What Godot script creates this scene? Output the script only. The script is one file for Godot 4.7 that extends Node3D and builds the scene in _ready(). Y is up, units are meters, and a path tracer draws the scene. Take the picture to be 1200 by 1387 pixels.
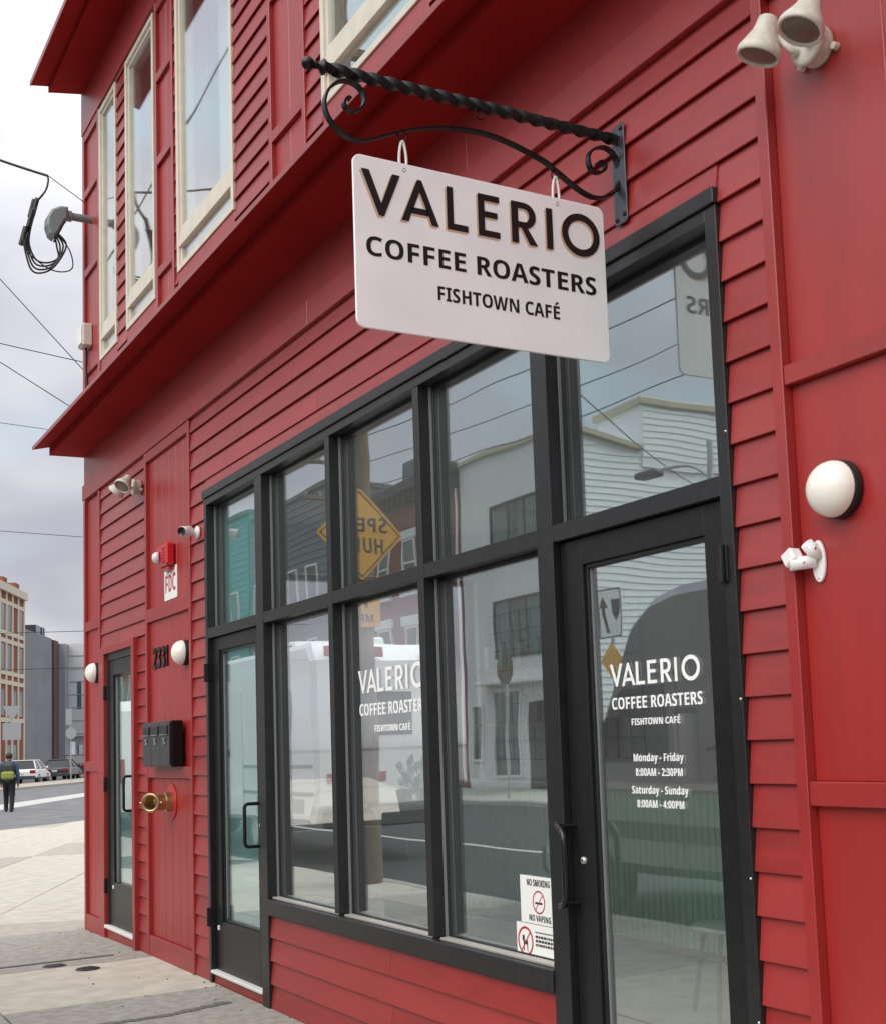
extends Node3D

# Corner cafe in red clapboard. Metres, y up. The facade is the plane z = 0, x runs along it, the street is at z > 0, the pavement is y = 0.

var M := {}
var names := {}
var rng := RandomNumberGenerator.new()

# ---------------------------------------------------------------- shape helpers
func tool_new() -> SurfaceTool:
	var st := SurfaceTool.new()
	st.begin(Mesh.PRIMITIVE_TRIANGLES)
	return st

func poly(st: SurfaceTool, p: Array, out: Vector3) -> void:
	var n: Vector3 = (p[1] - p[0]).cross(p[2] - p[0])
	if p.size() > 3:
		n += (p[2] - p[0]).cross(p[3] - p[0])
	var flip := n.dot(out) > 0.0
	for i in range(1, p.size() - 1):
		st.add_vertex(p[0])
		if flip:
			st.add_vertex(p[i + 1]); st.add_vertex(p[i])
		else:
			st.add_vertex(p[i]); st.add_vertex(p[i + 1])

func box(st: SurfaceTool, lo: Vector3, hi: Vector3, c := 0.0, xf := Transform3D()) -> void:
	st.set_smooth_group(-1)
	var o := (lo + hi) * 0.5
	var h := (hi - lo) * 0.5
	c = minf(c, minf(h.x, minf(h.y, h.z)) * 0.9)
	for ax in 3:
		var b := (ax + 1) % 3
		var d := (ax + 2) % 3
		for s in [-1.0, 1.0]:
			var q := []
			for k in [[-1, -1], [1, -1], [1, 1], [-1, 1]]:
				var v := Vector3.ZERO
				v[ax] = s * h[ax]
				v[b] = k[0] * (h[b] - c)
				v[d] = k[1] * (h[d] - c)
				q.append(xf * (o + v))
			var n := Vector3.ZERO
			n[ax] = s
			poly(st, q, xf.basis * n)
	if c <= 0.0:
		return
	for ax in 3:
		var b := (ax + 1) % 3
		var d := (ax + 2) % 3
		for s in [[-1, -1], [1, -1], [1, 1], [-1, 1]]:
			var q := []
			for k in [[-1, 0], [1, 0], [1, 1], [-1, 1]]:
				var v := Vector3.ZERO
				v[ax] = k[0] * (h[ax] - c)
				v[b] = s[0] * (h[b] - (c if k[1] else 0.0))
				v[d] = s[1] * (h[d] - (0.0 if k[1] else c))
				q.append(xf * (o + v))
			var n := Vector3.ZERO
			n[b] = s[0]
			n[d] = s[1]
			poly(st, q, xf.basis * n)
	for sx in [-1.0, 1.0]:
		for sy in [-1.0, 1.0]:
			for sz in [-1.0, 1.0]:
				var s := Vector3(sx, sy, sz)
				var q := []
				for ax in 3:
					var v := s * (h - Vector3.ONE * c)
					v[ax] = s[ax] * h[ax]
					q.append(xf * (o + v))
				poly(st, q, xf.basis * s)

func inset(p: PackedVector2Array, by: float) -> PackedVector2Array:
	var r := PackedVector2Array()
	var n := p.size()
	for i in n:
		var e0 := (p[i] - p[(i + n - 1) % n]).normalized()
		var e1 := (p[(i + 1) % n] - p[i]).normalized()
		var n0 := Vector2(-e0.y, e0.x)
		var n1 := Vector2(-e1.y, e1.x)
		var m := (n0 + n1)
		m = m / maxf(0.3, 1.0 + n0.dot(n1))
		r.append(p[i] + m * by)
	return r

# a polygon in local x, y pushed along local z from 0 to depth; bevel rounds both rims
func extrude(st: SurfaceTool, pts: Array, xf: Transform3D, depth: float, bevel := 0.0, group := -1) -> void:
	var p := PackedVector2Array(pts)
	if Geometry2D.is_polygon_clockwise(p):
		p.reverse()
	var rings := [[p, 0.0], [p, depth]]
	if bevel > 0.0:
		var i := inset(p, bevel)
		rings = [[i, 0.0], [p, bevel], [p, depth - bevel], [i, depth]]
	var n := p.size()
	st.set_smooth_group(group)
	for k in rings.size() - 1:
		var a: PackedVector2Array = rings[k][0]
		var b: PackedVector2Array = rings[k + 1][0]
		for i in n:
			var j := (i + 1) % n
			var e := p[j] - p[i]
			var out := xf.basis * Vector3(e.y, -e.x, 0.0)
			poly(st, [xf * Vector3(a[i].x, a[i].y, rings[k][1]), xf * Vector3(a[j].x, a[j].y, rings[k][1]), xf * Vector3(b[j].x, b[j].y, rings[k + 1][1]), xf * Vector3(b[i].x, b[i].y, rings[k + 1][1])], out)
	st.set_smooth_group(-1)
	for cap in [rings[0], rings[-1]]:
		var c: PackedVector2Array = cap[0]
		var ids := Geometry2D.triangulate_polygon(c)
		var out: Vector3 = xf.basis * Vector3(0, 0, -1.0 if cap[1] == 0.0 else 1.0)
		for t in range(0, ids.size(), 3):
			poly(st, [xf * Vector3(c[ids[t]].x, c[ids[t]].y, cap[1]), xf * Vector3(c[ids[t + 1]].x, c[ids[t + 1]].y, cap[1]), xf * Vector3(c[ids[t + 2]].x, c[ids[t + 2]].y, cap[1])], out)

# profile in (z, y), pushed along x
func along_x(st: SurfaceTool, pts: Array, x0: float, x1: float, bevel := 0.0) -> void:
	extrude(st, pts, Transform3D(Basis(Vector3(0, 0, 1), Vector3(0, 1, 0), Vector3(-1, 0, 0)), Vector3(x1, 0, 0)), x1 - x0, bevel)

func frame_of(d: Vector3) -> Basis:
	var z := d.normalized()
	var x := (Vector3.UP if absf(z.y) < 0.95 else Vector3.RIGHT).cross(z).normalized()
	return Basis(x, z.cross(x), z)

func tube(st: SurfaceTool, pts: Array, r: float, sides := 8, r_end := -1.0) -> void:
	if r_end < 0.0:
		r_end = r
	var rings := []
	var n := pts.size()
	var bs := frame_of(pts[1] - pts[0])
	for i in n:
		var d: Vector3 = (pts[mini(i + 1, n - 1)] - pts[maxi(i - 1, 0)]).normalized()
		var ax := bs.z.cross(d)
		if ax.length() > 1e-5:
			bs = bs.rotated(ax.normalized(), bs.z.angle_to(d))
		var rr := lerpf(r, r_end, float(i) / (n - 1))
		var ring := []
		for k in sides:
			var a := TAU * k / sides
			ring.append(pts[i] + (bs.x * cos(a) + bs.y * sin(a)) * rr)
		rings.append(ring)
	st.set_smooth_group(1)
	for i in n - 1:
		for k in sides:
			var j := (k + 1) % sides
			var q := [rings[i][k], rings[i][j], rings[i + 1][j], rings[i + 1][k]]
			poly(st, q, (q[0] + q[1] + q[2] + q[3]) * 0.25 - (pts[i] + pts[i + 1]) * 0.5)
	st.set_smooth_group(-1)
	poly(st, rings[0], pts[0] - pts[1])
	poly(st, rings[n - 1], pts[n - 1] - pts[n - 2])

# profile of (radius, height) turned round local y
func lathe(st: SurfaceTool, prof: Array, xf := Transform3D(), seg := 24, smooth := true) -> void:
	st.set_smooth_group(2 if smooth else -1)
	for i in prof.size() - 1:
		var a: Vector2 = prof[i]
		var b: Vector2 = prof[i + 1]
		var e := b - a
		for k in seg:
			var t0 := TAU * k / seg
			var t1 := TAU * (k + 1) / seg
			var c0 := Vector3(cos(t0), 0, sin(t0))
			var c1 := Vector3(cos(t1), 0, sin(t1))
			var out := (c0 + c1) * 0.5 * e.y + Vector3(0, -e.x, 0)
			var q := []
			for v in [c0 * a.x + Vector3(0, a.y, 0), c1 * a.x + Vector3(0, a.y, 0), c1 * b.x + Vector3(0, b.y, 0), c0 * b.x + Vector3(0, b.y, 0)]:
				if q.is_empty() or (q[-1].distance_to(xf * v) > 1e-6 and q[0].distance_to(xf * v) > 1e-6):
					q.append(xf * v)
			if q.size() > 2:
				poly(st, q, xf.basis * out)

func ball(st: SurfaceTool, at: Vector3, r: float, seg := 14) -> void:
	var p := []
	for i in seg / 2 + 1:
		var a := -PI / 2 + PI * i / (seg / 2)
		p.append(Vector2(maxf(0.0, cos(a)) * r, sin(a) * r))
	lathe(st, p, Transform3D(Basis(), at), seg)

# flat bar bent in the plane x = const: points (z, y), broad side along x
func ribbon(st: SurfaceTool, pts: Array, x: float, broad: float, thick: float) -> void:
	var n := pts.size()
	var up := []
	for i in n:
		var d: Vector2 = (pts[mini(i + 1, n - 1)] - pts[maxi(i - 1, 0)]).normalized()
		up.append(Vector2(-d.y, d.x) * thick * 0.5)
	var v := func(i: int, s: float, t: float) -> Vector3:
		var q: Vector2 = pts[i] + up[i] * t
		return Vector3(x + s * broad * 0.5, q.y, q.x)
	st.set_smooth_group(3)
	for i in n - 1:
		for s in [-1.0, 1.0]:
			st.set_smooth_group(4)
			poly(st, [v.call(i, s, -1.0), v.call(i + 1, s, -1.0), v.call(i + 1, s, 1.0), v.call(i, s, 1.0)], Vector3(s, 0, 0))
			st.set_smooth_group(5)
			var u: Vector2 = up[i] * s
			poly(st, [v.call(i, -1.0, s), v.call(i + 1, -1.0, s), v.call(i + 1, 1.0, s), v.call(i, 1.0, s)], Vector3(0, u.y, u.x))
	st.set_smooth_group(-1)
	for i in [0, n - 1]:
		poly(st, [v.call(i, -1.0, -1.0), v.call(i, 1.0, -1.0), v.call(i, 1.0, 1.0), v.call(i, -1.0, 1.0)], Vector3(0, 0, 1))

func smooth_curve(pts: Array, steps := 4) -> Array:
	var r := []
	var n := pts.size()
	for i in n - 1:
		for k in steps:
			var t := float(k) / steps
			r.append(pts[i].cubic_interpolate(pts[i + 1], pts[maxi(i - 1, 0)], pts[mini(i + 2, n - 1)], t))
	r.append(pts[n - 1])
	return r

func rounded_rect(w: float, h: float, r: float, k := 5) -> Array:
	var p := []
	for c in [[1, 1, 0.0], [-1, 1, 90.0], [-1, -1, 180.0], [1, -1, 270.0]]:
		for i in k + 1:
			var a := deg_to_rad(c[2] + 90.0 * i / k)
			p.append(Vector2(c[0] * (w / 2 - r) + cos(a) * r, c[1] * (h / 2 - r) + sin(a) * r))
	return p

func disc(r: float, n := 24, sx := 1.0) -> Array:
	var p := []
	for i in n:
		p.append(Vector2(cos(TAU * i / n) * r * sx, sin(TAU * i / n) * r))
	return p

# ---------------------------------------------------------------- object helpers
func numbered(called: String) -> String:
	var k: int = names.get(called, 0)
	names[called] = k + 1
	return called if k == 0 else "%s_%03d" % [called, k]

func done(st: SurfaceTool) -> ArrayMesh:
	st.generate_normals()
	return st.commit()

func put(called: String, mesh: Mesh, m: Material, parent: Node3D, at := Transform3D()) -> MeshInstance3D:
	var o := MeshInstance3D.new()
	o.name = called
	o.mesh = mesh
	o.material_override = m
	o.transform = at
	parent.add_child(o, true)
	return o

func part(called: String, st: SurfaceTool, m: Material, parent: Node3D) -> MeshInstance3D:
	return put(called, done(st), m, parent)

func tag(o: Node3D, label: String, category: String, group := "", kind := "") -> void:
	if label:
		o.set_meta("label", label)
	if category:
		o.set_meta("category", category)
	if group:
		o.set_meta("group", group)
	if kind:
		o.set_meta("kind", kind)

func thing(called: String, label: String, category: String, at := Vector3.ZERO, turn := 0.0, group := "") -> Node3D:
	var o := Node3D.new()
	o.name = numbered(called)
	add_child(o)
	o.position = at
	o.rotation.y = turn
	tag(o, label, category, group)
	return o

func structure(called: String, label := "") -> Node3D:
	var o := Node3D.new()
	o.name = numbered(called)
	add_child(o)
	tag(o, label, "", "", "structure")
	return o

func part_box(called: String, lo: Vector3, hi: Vector3, m: Material, parent: Node3D, c := 0.0) -> MeshInstance3D:
	var st := tool_new()
	box(st, lo, hi, c)
	return part(called, st, m, parent)

# words as thin solid letters; the text stands in local x, y and faces +z; width sets its length
func words(text: String, parent: Node3D, m: Material, at: Transform3D, width: float, cap: float, bold := true, deep := 0.003) -> MeshInstance3D:
	var f := SystemFont.new()
	f.font_names = PackedStringArray(["Droid Sans"])
	f.font_weight = 700 if bold else 400
	var t := TextMesh.new()
	t.font = f
	t.text = text
	t.font_size = 64
	t.pixel_size = 0.01
	t.depth = 1.0
	t.curve_step = 1.0
	var b := t.get_aabb()
	var caps := 64 * 0.01 * 0.714
	var o := MeshInstance3D.new()
	o.name = "lettering"
	var am := ArrayMesh.new()
	am.add_surface_from_arrays(Mesh.PRIMITIVE_TRIANGLES, t.get_mesh_arrays())
	o.mesh = am
	o.material_override = m
	var sx := width / b.size.x
	var sy := cap / caps
	var shift := Transform3D(Basis.from_scale(Vector3(sx, sy, deep)), Vector3(-(b.position.x + b.size.x / 2) * sx, 0, deep * 0.5))
	o.transform = at * shift
	# base line of the letters at local y = 0
	var low := Transform3D(Basis(), Vector3(0, -base_line(t) * sy, 0))
	o.transform = at * low * shift
	parent.add_child(o, true)
	return o

func base_line(t: TextMesh) -> float:
	var k := TextMesh.new()
	k.font = t.font
	k.text = "E"
	k.font_size = t.font_size
	k.pixel_size = t.pixel_size
	k.depth = 1.0
	return k.get_aabb().position.y + 0.0

# geometric capitals made of straight and round strokes; unit height, returned as polygons
func capital(ch: String, s: float) -> Array:
	var bar := func(a: Vector2, b: Vector2, w: float) -> Array:
		var d := (b - a).normalized()
		var n := Vector2(-d.y, d.x) * w * 0.5
		return [a - n, b - n, b + n, a + n]
	var slab := func(x0: float, y0: float, x1: float, y1: float) -> Array:
		return [Vector2(x0, y0), Vector2(x1, y0), Vector2(x1, y1), Vector2(x0, y1)]
	match ch:
		"V":
			return [[Vector2(0, 1), Vector2(s * 1.08, 1), Vector2(0.46 + s * 0.0, 0.28), Vector2(0.46, 0), Vector2(0.40, 0)], [Vector2(0.92, 1), Vector2(0.92 - s * 1.08, 1), Vector2(0.46, 0.28), Vector2(0.46, 0), Vector2(0.52, 0)]]
		"A":
			return [[Vector2(0, 0), Vector2(s * 1.08, 0), Vector2(0.26, 0.2), Vector2(0.485, 0.72), Vector2(0.485, 1), Vector2(0.43, 1)], [Vector2(0.97, 0), Vector2(0.97 - s * 1.08, 0), Vector2(0.71, 0.2), Vector2(0.485, 0.72), Vector2(0.485, 1), Vector2(0.54, 1)], slab.call(0.262, 0.2, 0.708, 0.2 + s * 0.82)]
		"L":
			return [slab.call(0.0, 0.0, s, 1.0), slab.call(s, 0.0, 0.56, s * 0.86)]
		"E":
			return [slab.call(0.0, 0.0, s, 1.0), slab.call(s, 0.0, 0.58, s * 0.86), slab.call(s, 1.0 - s * 0.86, 0.58, 1.0), slab.call(s, 0.46, 0.52, 0.46 + s * 0.82)]
		"I":
			return [slab.call(0.0, 0.0, s, 1.0)]
		"R":
			var out := [slab.call(0.0, 0.0, s, 1.0)]
			var n := 14
			for i in n:
				var a0 := -PI / 2 + PI * i / n
				var a1 := -PI / 2 + PI * (i + 1) / n
				var c := Vector2(0.33, 0.69)
				var ro := Vector2(0.30, 0.31)
				var ri := ro - Vector2(s, s * 0.86)
				out.append([c + Vector2(cos(a0), sin(a0)) * ri, c + Vector2(cos(a0), sin(a0)) * ro, c + Vector2(cos(a1), sin(a1)) * ro, c + Vector2(cos(a1), sin(a1)) * ri])
			out.append(slab.call(s, 0.38, 0.33, 0.38 + s * 0.86))
			out.append(slab.call(s, 1.0 - s * 0.86, 0.33, 1.0))
			out.append([Vector2(0.25, 0.38), Vector2(0.25 + s * 0.95, 0.38), Vector2(0.66, 0.0), Vector2(0.66 - s * 1.18, 0.0)])
			return out
		_:
			var out := []
			var n := 40
			for i in n:
				var a0 := TAU * i / n
				var a1 := TAU * (i + 1) / n
				var c := Vector2(0.53, 0.5)
				out.append([c + Vector2(cos(a0), sin(a0)) * (0.53 - s), c + Vector2(cos(a0), sin(a0)) * 0.53, c + Vector2(cos(a1), sin(a1)) * 0.53, c + Vector2(cos(a1), sin(a1)) * (0.53 - s)])
			return out

# a word in those capitals: places gives the left edge and the width of each letter along local x
func big_word(text: String, parent: Node3D, m: Material, at: Transform3D, places: Array, height: float, stroke: float, deep: float) -> void:
	var native := {"V": 0.92, "A": 0.97, "L": 0.56, "E": 0.58, "R": 0.66, "I": stroke, "O": 1.06}
	for i in text.length():
		var st := tool_new()
		var ch := text[i]
		var sx: float = places[i][1] / native[ch]
		for pg in capital(ch, stroke):
			var q := []
			for v in pg:
				q.append(Vector2(v.x * sx + places[i][0], v.y * height))
			extrude(st, q, at, deep)
		part("letter", st, m, parent)

# ---------------------------------------------------------------- materials
func noise_tex(seed_: int, freq: float, lo: float, hi: float, size := 512, oct := 4, bump := false) -> NoiseTexture2D:
	var n := FastNoiseLite.new()
	n.seed = seed_
	n.frequency = freq
	n.noise_type = FastNoiseLite.TYPE_SIMPLEX_SMOOTH
	n.fractal_octaves = oct
	var t := NoiseTexture2D.new()
	t.noise = n
	t.width = size
	t.height = size
	t.seamless = true
	t.seamless_blend_skirt = 0.3
	if not bump:
		var g := Gradient.new()
		g.set_color(0, Color(lo, lo, lo))
		g.set_color(1, Color(hi, hi, hi))
		t.color_ramp = g
	return t

func mat(key: String, lin: Color, rough := 0.6, metal := 0.0, spec := 0.5) -> StandardMaterial3D:
	var m := StandardMaterial3D.new()
	m.resource_name = key
	m.albedo_color = lin.linear_to_srgb()
	m.roughness = rough
	m.metallic = metal
	m.metallic_specular = spec
	M[key] = m
	return m

func grain(m: StandardMaterial3D, tex: Texture2D, scale: Vector3, bump: Texture2D = null, depth := 0.0) -> void:
	m.uv1_triplanar = true
	m.uv1_world_triplanar = true
	m.uv1_triplanar_sharpness = 4.0
	m.uv1_scale = scale
	if tex:
		m.albedo_texture = tex
	if bump:
		m.heightmap_enabled = true
		m.heightmap_texture = bump
		m.heightmap_scale = depth

func wave_texture() -> ImageTexture:
	# slow swells of rolled glass, held in floating point
	var n := 160
	var im := Image.create(n, n, false, Image.FORMAT_RGBF)
	var r := RandomNumberGenerator.new()
	r.seed = 77
	var w := []
	for i in 16:
		var fx := r.randi_range(-5, 5)
		var fy := r.randi_range(-7, 7)
		if fx * fx + fy * fy < 7:
			fy = 4
		w.append([fx, fy, r.randf() * TAU, 1.0 / (0.7 + sqrt(float(fx * fx + fy * fy)))])
	for y in n:
		for x in n:
			var v := 0.0
			for k in w:
				v += k[3] * sin(TAU * (k[0] * x + k[1] * y) / n + k[2])
			v = 0.5 + v * 0.2
			im.set_pixel(x, y, Color(v, v, v))
	return ImageTexture.create_from_image(im)

func make_sky() -> ImageTexture:
	var w := 1024
	var h := 512
	var im := Image.create(w, h, false, Image.FORMAT_RGBF)
	var big := FastNoiseLite.new()
	big.seed = 5
	big.frequency = 0.9
	big.fractal_octaves = 6
	big.noise_type = FastNoiseLite.TYPE_SIMPLEX_SMOOTH
	var gap := FastNoiseLite.new()
	gap.seed = 21
	gap.frequency = 0.8
	gap.fractal_octaves = 4
	gap.noise_type = FastNoiseLite.TYPE_SIMPLEX_SMOOTH
	for y in h:
		var e := PI * (0.5 - (y + 0.5) / h)
		for x in w:
			if e < -0.05:
				im.set_pixel(x, y, Color(0.25, 0.25, 0.26))
				continue
			var a := TAU * (x + 0.5) / w
			# a flat cloud layer seen from below
			var d := Vector3(cos(a) * cos(e), sin(e), sin(a) * cos(e))
			var s := 1.6 / (maxf(d.y, 0.0) + 0.32)
			var p := Vector3(d.x * s, 0.35 * d.y * s, d.z * s) * 1.15
			var c := clampf(big.get_noise_3d(p.x, p.y * 2.0, p.z) * 1.5 + 0.50, 0.0, 1.0)
			var b := clampf(gap.get_noise_3d(p.x + 9.0, p.y, p.z * 1.4) * 3.0 - 0.35, 0.0, 1.0)
			var grey := Color(0.61, 0.615, 0.71)
			var white := Color(0.93, 0.935, 0.97)
			var col := grey.lerp(white, c * c * (3.0 - 2.0 * c))
			col = col.lerp(Color(0.68, 0.82, 0.93), b * 0.7)
			# an overcast vault is brightest overhead
			var up := 0.50 + 0.30 * maxf(d.y, 0.0) + 1.0 * d.y * d.y
			col = Color(col.r * up, col.g * up, col.b * up)
			im.set_pixel(x, y, col)
	return ImageTexture.create_from_image(im)

func make_materials() -> void:
	var fine := noise_tex(3, 0.02, 0.86, 1.0, 512, 5)
	var blotch := noise_tex(8, 0.006, 0.9, 1.0, 512, 4)
	var relief := noise_tex(14, 0.03, 0, 1, 512, 4, true)
	var wood := noise_tex(19, 0.012, 0, 1, 512, 3, true)
	var red := Color(0.335, 0.016, 0.0145)
	var m := mat("red_clapboard", red, 0.42, 0.0, 0.70)
	grain(m, fine, Vector3(0.35, 2.2, 2.2))
	m = mat("red_clapboard_faded", Color(0.35, 0.022, 0.020), 0.45, 0.0, 0.70)
	grain(m, blotch, Vector3(0.30, 1.7, 1.7))
	m = mat("red_clapboard_deep", Color(0.32, 0.017, 0.0155), 0.40, 0.0, 0.70)
	grain(m, fine, Vector3(0.27, 2.6, 2.6))
	m = mat("red_panel", Color(0.36, 0.016, 0.013), 0.42, 0.0, 0.68)
	grain(m, blotch, Vector3(1.6, 0.3, 1.6), wood, 0.05)
	m = mat("red_trim", red, 0.42, 0.0, 0.68)
	grain(m, blotch, Vector3(0.7, 0.7, 0.7))
	m = mat("red_soffit", red, 0.85, 0.0, 0.2)
	grain(m, blotch, Vector3(0.5, 0.5, 0.5))
	mat("red_metal_edge", Color(0.30, 0.05, 0.045), 0.35, 0.2)
	m = mat("black_aluminium", Color(0.017, 0.018, 0.020), 0.38)
	grain(m, noise_tex(31, 0.05, 0.75, 1.0, 256, 3), Vector3(1.3, 1.3, 1.3))
	m = mat("black_door", Color(0.014, 0.015, 0.016), 0.36, 0.0, 0.4)
	grain(m, noise_tex(32, 0.04, 0.8, 1.0, 256, 3), Vector3(1.1, 1.1, 1.1))
	mat("gasket_grey", Color(0.20, 0.21, 0.21), 0.5)
	mat("bare_aluminium", Color(0.50, 0.48, 0.43), 0.45, 0.4)
	mat("white_threshold", Color(0.74, 0.73, 0.70), 0.5)
	mat("rubber_black", Color(0.012, 0.012, 0.013), 0.6)
	mat("iron", Color(0.006, 0.006, 0.007), 0.34, 0.0, 0.42)
	grain(M.iron, noise_tex(41, 0.06, 0.8, 1.0, 256, 3), Vector3(6, 6, 6))
	mat("iron_plate", Color(0.07, 0.075, 0.09), 0.32, 0.5)
	mat("black_gloss", Color(0.010, 0.010, 0.011), 0.16)
	mat("steel", Color(0.62, 0.61, 0.58), 0.25, 0.9)
	mat("white_clip", Color(0.75, 0.75, 0.73), 0.35)
	m = mat("sign_white", Color(0.93, 0.94, 0.95), 0.40)
	grain(m, noise_tex(44, 0.01, 0.96, 1.0, 256, 3), Vector3(1.2, 1.2, 1.2))
	mat("sign_black", Color(0.006, 0.006, 0.007), 0.45)
	mat("sign_tan", Color(0.60, 0.43, 0.30), 0.5)
	m = mat("vinyl_cream", Color(0.70, 0.66, 0.55), 0.42)
	grain(m, noise_tex(47, 0.02, 0.93, 1.0, 256, 3), Vector3(1, 1, 1))
	m = mat("lamp_white", Color(0.80, 0.77, 0.68), 0.40)
	m = mat("lamp_housing", Color(0.72, 0.70, 0.62), 0.5)
	grain(m, noise_tex(52, 0.03, 0.88, 1.0, 256, 4), Vector3(4, 4, 4))
	mat("lamp_glass_dark", Color(0.16, 0.135, 0.12), 0.2)
	mat("opal_glass", Color(0.86, 0.84, 0.77), 0.18)
	mat("plastic_white", Color(0.80, 0.80, 0.80), 0.35)
	mat("plastic_grey", Color(0.20, 0.23, 0.24), 0.5)
	mat("cable_black", Color(0.010, 0.010, 0.011), 0.5)
	mat("brass", Color(0.50, 0.36, 0.20), 0.30, 0.85)
	mat("alarm_red", Color(0.52, 0.012, 0.020), 0.30)
	mat("print_red", Color(0.42, 0.02, 0.04), 0.5)
	mat("print_black", Color(0.02, 0.02, 0.022), 0.5)
	mat("decal_white", Color(0.86, 0.87, 0.86), 0.45)
	mat("paper_white", Color(0.78, 0.80, 0.78), 0.6)
	# glass: thin panes that carry the swell of the sheet
	var wave := wave_texture()
	m = mat("window_glass", Color(0.75, 0.80, 0.80), 0.0)
	m.albedo_color.a = 0.02
	m.transparency = BaseMaterial3D.TRANSPARENCY_ALPHA
	m.metallic_specular = 0.5
	grain(m, null, Vector3(0.38, 0.55, 0.38), wave, 0.045)
	# half-mirror layer added behind the sheet to strengthen its reflections
	m = mat("added_mirror_coat", Color(0.78, 0.94, 0.95), 0.0, 1.0)
	m.albedo_color.a = 0.5
	m.transparency = BaseMaterial3D.TRANSPARENCY_ALPHA
	grain(m, noise_tex(55, 0.01, 0.98, 1.0, 64, 2), Vector3(0.38, 0.55, 0.38), wave, 0.045)
	m = mat("teal_film", Color(0.24, 0.56, 0.53), 0.35)
	# ground
	var conc := noise_tex(61, 0.012, 0.87, 1.0, 1024, 6)
	var conc2 := noise_tex(67, 0.02, 0.80, 1.0, 1024, 6)
	var pits := noise_tex(62, 0.08, 0, 1, 512, 4, true)
	m = mat("concrete_light", Color(0.60, 0.56, 0.47), 0.85)
	grain(m, conc, Vector3(0.33, 0.33, 0.33), pits, 0.06)
	m = mat("concrete_grey", Color(0.41, 0.39, 0.345), 0.88)
	grain(m, conc2, Vector3(0.45, 0.45, 0.45), pits, 0.08)
	m = mat("concrete_mid", Color(0.47, 0.435, 0.365), 0.86)
	grain(m, conc, Vector3(0.41, 0.41, 0.41), pits, 0.07)
	m = mat("joint_dark", Color(0.16, 0.15, 0.13), 0.95)
	m = mat("asphalt", Color(0.05, 0.05, 0.052), 0.9)
	grain(m, noise_tex(71, 0.015, 0.75, 1.0, 1024, 6), Vector3(0.16, 0.16, 0.16))
	m = mat("worn_asphalt", Color(0.21, 0.21, 0.215), 0.9)
	grain(m, noise_tex(72, 0.015, 0.8, 1.0, 512, 6), Vector3(0.12, 0.12, 0.12))
	m = mat("road_paint", Color(0.66, 0.65, 0.60), 0.7)
	grain(m, conc2, Vector3(0.6, 0.6, 0.6))
	m = mat("kerb_stone", Color(0.46, 0.44, 0.40), 0.85)
	grain(m, conc, Vector3(0.7, 0.7, 0.7))
	mat("iron_cover", Color(0.035, 0.034, 0.034), 0.6, 0.3)
	# town
	m = mat("white_brick", Color(0.85, 0.86, 0.83), 0.8)
	grain(m, noise_tex(81, 0.03, 0.82, 1.0, 512, 5), Vector3(0.5, 1.5, 0.5), relief, 0.6)
	mat("white_siding", Color(0.84, 0.86, 0.86), 0.6)
	mat("cap_tan", Color(0.50, 0.46, 0.33), 0.7)
	m = mat("red_brick", Color(0.30, 0.075, 0.050), 0.85)
	grain(m, noise_tex(83, 0.06, 0.65, 1.0, 512, 4), Vector3(0.6, 1.8, 0.6), relief, 0.6)
	mat("cornice_black", Color(0.022, 0.026, 0.026), 0.6)
	mat("trim_white", Color(0.72, 0.72, 0.69), 0.6)
	m = mat("town_glass", Color(0.07, 0.11, 0.105), 0.06)
	m = mat("slate_siding", Color(0.12, 0.145, 0.16), 0.7)
	grain(m, blotch, Vector3(0.3, 0.3, 0.3))
	m = mat("teal_siding", Color(0.10, 0.30, 0.29), 0.7)
	grain(m, blotch, Vector3(0.3, 0.3, 0.3))
	m = mat("orange_brick", Color(0.33, 0.105, 0.055), 0.85)
	grain(m, noise_tex(84, 0.05, 0.75, 1.0, 512, 4), Vector3(0.4, 0.9, 0.4))
	m = mat("cream_concrete", Color(0.66, 0.57, 0.44), 0.8)
	m = mat("grey_concrete", Color(0.26, 0.265, 0.27), 0.85)
	grain(m, blotch, Vector3(0.10, 0.10, 0.10))
	m = mat("zinc_panel", Color(0.29, 0.30, 0.31), 0.5, 0.2)
	m = mat("pale_panel", Color(0.52, 0.52, 0.52), 0.6)
	m = mat("brown_cladding", Color(0.10, 0.055, 0.05), 0.7)
	m = mat("beige_stucco", Color(0.50, 0.45, 0.35), 0.85)
	grain(m, blotch, Vector3(0.2, 0.2, 0.2))
	m = mat("tan_brick", Color(0.30, 0.24, 0.17), 0.85)
	grain(m, noise_tex(85, 0.05, 0.75, 1.0, 256, 4), Vector3(0.4, 0.9, 0.4))
	mat("yellow_panel", Color(0.72, 0.53, 0.16), 0.6)
	m = mat("pole_wood", Color(0.23, 0.17, 0.115), 0.9)
	grain(m, noise_tex(87, 0.02, 0.6, 1.0, 512, 4), Vector3(4, 0.3, 4), wood, 0.5)
	mat("sign_yellow", Color(0.72, 0.36, 0.03), 0.45)
	mat("sign_metal", Color(0.45, 0.46, 0.46), 0.45, 0.5)
	mat("galvanised", Color(0.42, 0.43, 0.43), 0.5, 0.5)
	# vehicles
	for v in [["paint_white", Color(0.86, 0.86, 0.85)], ["paint_charcoal", Color(0.12, 0.127, 0.137)], ["paint_black", Color(0.010, 0.010, 0.012)], ["paint_navy", Color(0.018, 0.022, 0.035)], ["paint_silver", Color(0.45, 0.46, 0.47)]]:
		m = mat(v[0], v[1], 0.35)
		m.clearcoat_enabled = true
		m.clearcoat = 0.8
		m.clearcoat_roughness = 0.05
	mat("car_glass", Color(0.012, 0.016, 0.018), 0.04)
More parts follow.
